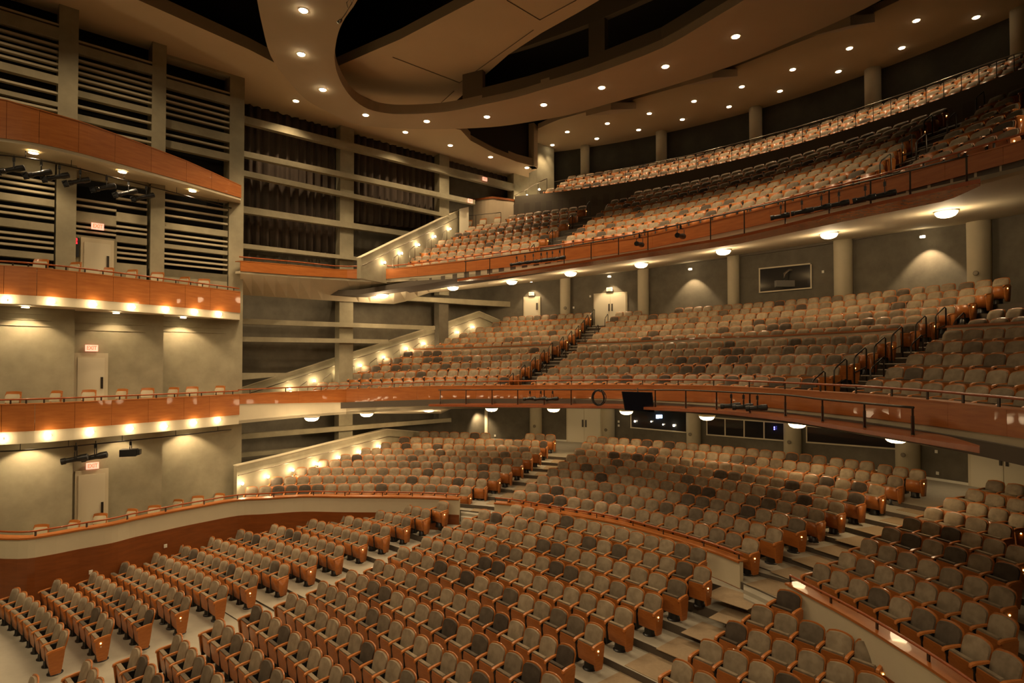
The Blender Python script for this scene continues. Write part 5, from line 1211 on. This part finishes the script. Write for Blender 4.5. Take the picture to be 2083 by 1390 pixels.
# ---- stairs and handrails in the upper tiers ----------------------
def rowat(tier, blk, i):
    q = [r for r in ROWS if r['tier'] == tier and r['block'] == blk and r['i'] == i]; return q[0] if q else None
def hoop(p, rz, label, grp, w=.45, h=.92):
    root = None
    bm = bmesh.new(); tube(bm, [(0, -w / 2, 0), (0, -w / 2, h - .12), (0, -w / 2 + .07, h - .03), (0, w / 2 - .05, h + .2), (0, w / 2, h + .16), (0, w / 2, 0)], .02, 6); tube(bm, [(0, -w / 2, h * .45), (0, w / 2, h * .62)], .014, 6)
    o = bobj('aisle_handrail', bm, M['steel2'] if grp.startswith('bright') else M['steel'], None, True); o.location = p; o.rotation_euler = (0, 0, rz); tag(o, label, 'handrail', grp)
NOS = mat('pale stair nosing', (.35, .31, .24), .7)
for tier, nrow, nm in (('M', 11, 'mezzanine'), ('B', 7, 'balcony')):
    HH = MH if tier == 'M' else BH
    for (A_b, B_b) in (('L', 'C'), ('C', 'R')):
        for i in range(nrow):
            ra, rb = rowat(tier, A_b, i), rowat(tier, B_b, i)
            if not ra or not rb: continue
            a = origin(ra, ra['n'] - 1); b = origin(rb, 0); d = Vector((b[0] - a[0], b[1] - a[1], 0)); L = d.length
            if L > 4.5: d = d * (2.2 / L); L = 2.2
            dn = d.normalized(); f = Vector((dn.y, -dn.x, 0));
            if f.dot(Vector((-.6, -.8, 0))) < 0: f = -f
            za = a[2]; rise = (HH[min(i + 1, nrow - 1)](math.atan2(a[1] - CC[1], a[0] - CC[0]) - PI / 4) - HH[i](math.atan2(a[1] - CC[1], a[0] - CC[0]) - PI / 4))
            if rise <= .05: rise = .3
            p0 = Vector(a) + dn * .36; p1 = Vector(a) + dn * (L - .36)
            bm = bmesh.new(); q = [p0 - f * .02, p1 - f * .02, p1 - f * .45, p0 - f * .45]
            lo = [bm.verts.new((v.x, v.y, za)) for v in q]; hi = [bm.verts.new((v.x, v.y, za + rise / 2)) for v in q]
            bm.faces.new(hi); bm.faces.new(lo[::-1])
            for k in range(4): bm.faces.new((lo[k], lo[(k + 1) % 4], hi[(k + 1) % 4], hi[k]))
            bmesh.ops.recalc_face_normals(bm, faces=bm.faces); struct(bobj('floor_step', bm, M['riser']))
            for zz, ff in ((za + rise / 2, .02), (za, -.62 if i else -.3)):
                bm = bmesh.new(); tube(bm, [p0 - f * ff + Vector((0, 0, zz - za + .0)), p1 - f * ff + Vector((0, 0, zz - za + .0))], .022, 4); struct(bobj('floor_nosing', bm, NOS))
            rz = math.atan2(f.y, f.x) + PI / 2
            side = 'first stairs' if A_b == 'L' else 'second stairs'
            if i % 2 == 0 or tier == 'M':
                hoop(p0 + dn * .04 - f * .05, rz, 'looped steel handrail on the left of the %s %s, %s going up' % (nm, side, ORD[i + 1]), 'handrails of the %s %s' % (nm, side))
            if i % 2 == 1:
                hoop(p1 - dn * .04 - f * .05, rz, 'looped steel handrail on the right of the %s %s, %s going up' % (nm, side, ORD[i + 1]), 'handrails of the %s %s' % (nm, side))
for L_, pts_, nm in ((LM_, lm_, 'mezzanine'), (LB_, lb, 'balcony')):
    n = Vector((*normals2d([L_[0], L_[1]])[0], 0)); dirv = Vector((L_[1][0] - L_[0][0], L_[1][1] - L_[0][1], 0)).normalized()
    for k in range(1, len(pts_)):
        p = (Vector(pts_[k]) + Vector(pts_[k - 1])) / 2 - n * .12; 
        hoop(Vector((p.x, p.y, p.z - .95)), math.atan2(dirv.y, dirv.x) - PI / 2, 'looped steel handrail along the left %s ramp, %s going up' % (nm, ORD[k]), 'bright handrails of the left %s ramp' % nm)
# ---- gallery rail and its stair -----------------------------------
GP = [(1128, 370), (1201, 355.8), (1285, 340.6), (1400, 317), (1504, 291), (1613.5, 262), (1733, 227), (1865.5, 184), (2022, 127.8), (2083, 107.6), (2200, 66)]
x, y = arc_at(1600, 28.6); o = Vector((x, y, Zr(10.4))); root = empty('gallery_rail', o); tag(root, 'thin dark metal rail with upright bars along the top gallery front', 'railing')
q = []
for px in np.linspace(1128, 2200, 60):
    x, y = arc_at(px, 28.6); q.append(Vector((x, y, zat(x, y, interp(GP, px)))) - o)
bm = bmesh.new(); tube(bm, q, .02, 6); bobj('top_rail', bm, M['steel2'], root, True)
bm = bmesh.new(); tube(bm, [v - Vector((0, 0, .12)) for v in q], .012, 6); bobj('lower_rail', bm, M['steel'], root, True)
for v in q[::2]:
    bm = bmesh.new(); tube(bm, [v, (v.x, v.y, .03)], .014, 5); bobj('upright', bm, M['steel'], root)
gl = [(1047.2, 410), (1072.4, 397.7), (1097.2, 385.6)]
for k, (px, py) in enumerate(gl):
    x, y = arc_at(px, 28.9); bulb(Vector((x, y, zat(x, y, py))), 'aisle_wall_light', 'glaring small light at the top gallery stair, %s going up' % ORD[k + 1], 'lights of the gallery stair', e=8)
x, y = arc_at(1075, 28.9); o = Vector((x, y, Zr(10))); root = empty('stair_rail', o); tag(root, 'sloping steel stair rail at the left end of the top gallery', 'railing')
q = [Vector((*arc_at(px, 28.8), 0)) for px in (1046, 1070, 1095, 1113)]
q = [Vector((v.x, v.y, zat(v.x, v.y, py))) - o for v, py in zip(q, (399, 386, 372, 363))]
bm = bmesh.new(); tube(bm, q, .03, 8); bobj('top_rail', bm, M['steel2'], root, True)
for v in q: bm = bmesh.new(); tube(bm, [v, (v.x, v.y, v.z - .95)], .018, 6); bobj('upright', bm, M['steel'], root)
# landing behind the balcony's left seats: lit door, rail, three loose chairs
dl = [onW(935, 425, .25), onW(935, 478, .25), onW(953, 474, .25), onW(953, 421, .25)]
struct(wbox('door_9', *dl, .06, M['door'], None, (-.66, .75)))
light('POINT', 'lamp', onW(944, 440, -.8), 12, size=.1)
r6 = rowat('B', 'L', 6); r5 = rowat('B', 'L', 5)
b0 = Vector(origin(r6, 0)); t0 = Vector((*r6['t'][0], 0)); f0 = Vector((*r6['f'][0], 0))
for k in range(3):
    p = b0 - t0 * (1.0 + .95 * k) - f0 * .1; chair(p.x, p.y, b0.z, math.atan2(f0.y, f0.x) - PI / 2, 'loose chair behind the rail on the balcony landing, %s from the seats' % ORD[k + 1], 'loose chairs on the balcony landing')
p = b0 - t0 * .5 + f0 * .35; root = empty('landing_rail', p); tag(root, 'thin metal rail in front of the loose chairs on the balcony landing', 'railing')
q = [Vector((-t0.x * s_, -t0.y * s_, 1.0)) for s_ in (0, 1.6, 3.2)]
bm = bmesh.new(); tube(bm, q, .018, 6); bobj('top_rail', bm, M['steel'], root, True)
for v in q: bm = bmesh.new(); tube(bm, [v, (v.x, v.y, 0)], .016, 6); bobj('upright', bm, M['steel'], root)
# ---- plates, outlets, speaker grilles -----------------------------
def wall_plate(p, rz, label, w=.1, h=.12, m='white'):
    bm = bmesh.new(); box(bm, -w / 2, w / 2, -.015, .015, -h / 2, h / 2); box(bm, -w * .18, w * .18, -.022, -.015, -h * .25, h * .25)
    o = bobj('wall_plate', bm, M[m]); o.location = p; o.rotation_euler = (0, 0, rz); tag(o, label, 'wall plate')
for px, py, lab in ((1007, 886.5, 'small white wall plate behind the last raised row'), (1904, 963, 'white outlet low on the grey wall beside the wide cream door'), (1902, 919, 'white switch higher on the grey wall beside the wide cream door'), (1258, 858, 'upper switch right of the double door column'), (1258, 866, 'lower switch right of the double door column'), (1676, 553, 'white plate right of the projection booth window'), (1201, 603, 'white plate left of the mezzanine double door'), (1167, 626, 'dark grouped plate right of the first mezzanine column')):
    wall_plate(onR(px, py, 28.44), rr(px), lab)
w1 = [(x, y) for x, y in [unp(a, b, HC) for a, b in CAPL]]
for px, py, lab in ((340, 1110, 'white outlet high on the wood panelled wall by the side rows'), (190, 1163, 'white tag above the fourth side row against the wood panelling')):
    x, y = ray_poly(px, w1); wall_plate(Vector((x + .05, y - .06, zat(x, y, py))), math.radians(55), lab)
for k, (px, py, R_) in enumerate(((948, 864.5, 28.0), (1087, 867.5, 28.0), (1232, 875, 28.0), (1403, 884, 27.95), (1604, 900, 27.9), (1835, 926, 27.85), (1150, 627, 28.05), (1988, 556, 27.9))):
    x, y = arc_at(px, R_); d = Vector((CC[0] - x, CC[1] - y, 0)).normalized()
    bm = bmesh.new(); lathe(bm, [(.09, 0), (.09, .03), (.06, .035)], 16); bmesh.ops.rotate(bm, verts=bm.verts, cent=(0, 0, 0), matrix=Matrix.Rotation(PI / 2, 3, 'X'))
    o = bobj('column_plaque', bm, mat('bronze plaque %d' % k, (.16, .13, .08), .5), None, True); o.location = (x, y, zat(x, y, py)); o.rotation_euler = (0, 0, math.atan2(d.y, d.x) + PI / 2)
    tag(o, 'small round plaque on a column, %s counted from the lower left' % ORD[k + 1], 'plaque', 'round plaques on the columns')
# hanging microphone under the ring's opening
p = U(693, 42, 9.5); root = empty('hanging_microphone', p); tag(root, 'small silver microphone on a cable hanging before the dark ceiling opening', 'microphone')
bm = bmesh.new(); lathe(bm, [(.05, -.1), (.05, 0), (.02, .05)], 10); bmesh.ops.rotate(bm, verts=bm.verts, cent=(0, 0, 0), matrix=Matrix.Rotation(.8, 3, 'Y')); bobj('capsule', bm, M['steel2'], root, True)
bm = bmesh.new(); tube(bm, [(0, 0, 0), (.15, 0, .22), (.3, .02, .5), (.25, .02, .62), (.16, 0, .5), (.2, 0, .35)], .012, 6); tube(bm, [(.3, .02, .5), (.8, .1, 1.6), (1.3, .2, 4)], .01, 5); bobj('cable', bm, M['steel2'], root, True)
# ---------------------------------------------------------------- camera
cd = bpy.data.cameras.new('camera'); cam = bpy.data.objects.new('camera', cd); COL.objects.link(cam); S.camera = cam
cd.sensor_width = 36; cd.sensor_fit = 'HORIZONTAL'; cd.lens = 36 * F / W_
cam.location = (0, 0, CZ); cam.rotation_euler = (PI / 2 + _p, 0, 0); cd.shift_y = SH / W_
cd.clip_end = 300; cd.clip_start = .05
w = bpy.data.worlds.new('world'); S.world = w; w.use_nodes = True
w.node_tree.nodes['Background'].inputs[0].default_value = (1, .75, .5, 1); w.node_tree.nodes['Background'].inputs[1].default_value = .0
S.view_settings.view_transform = 'Standard'; S.view_settings.look = 'None'; S.view_settings.gamma = 1; S.view_settings.exposure = EXPO
S.view_settings.use_curve_mapping = False
S.cycles.max_bounces = 5; S.cycles.diffuse_bounces = 3; S.cycles.glossy_bounces = 2
S.cycles.sample_clamp_indirect = 4; S.cycles.use_denoising = True
try: S.cycles.use_light_tree = True
except Exception: pass
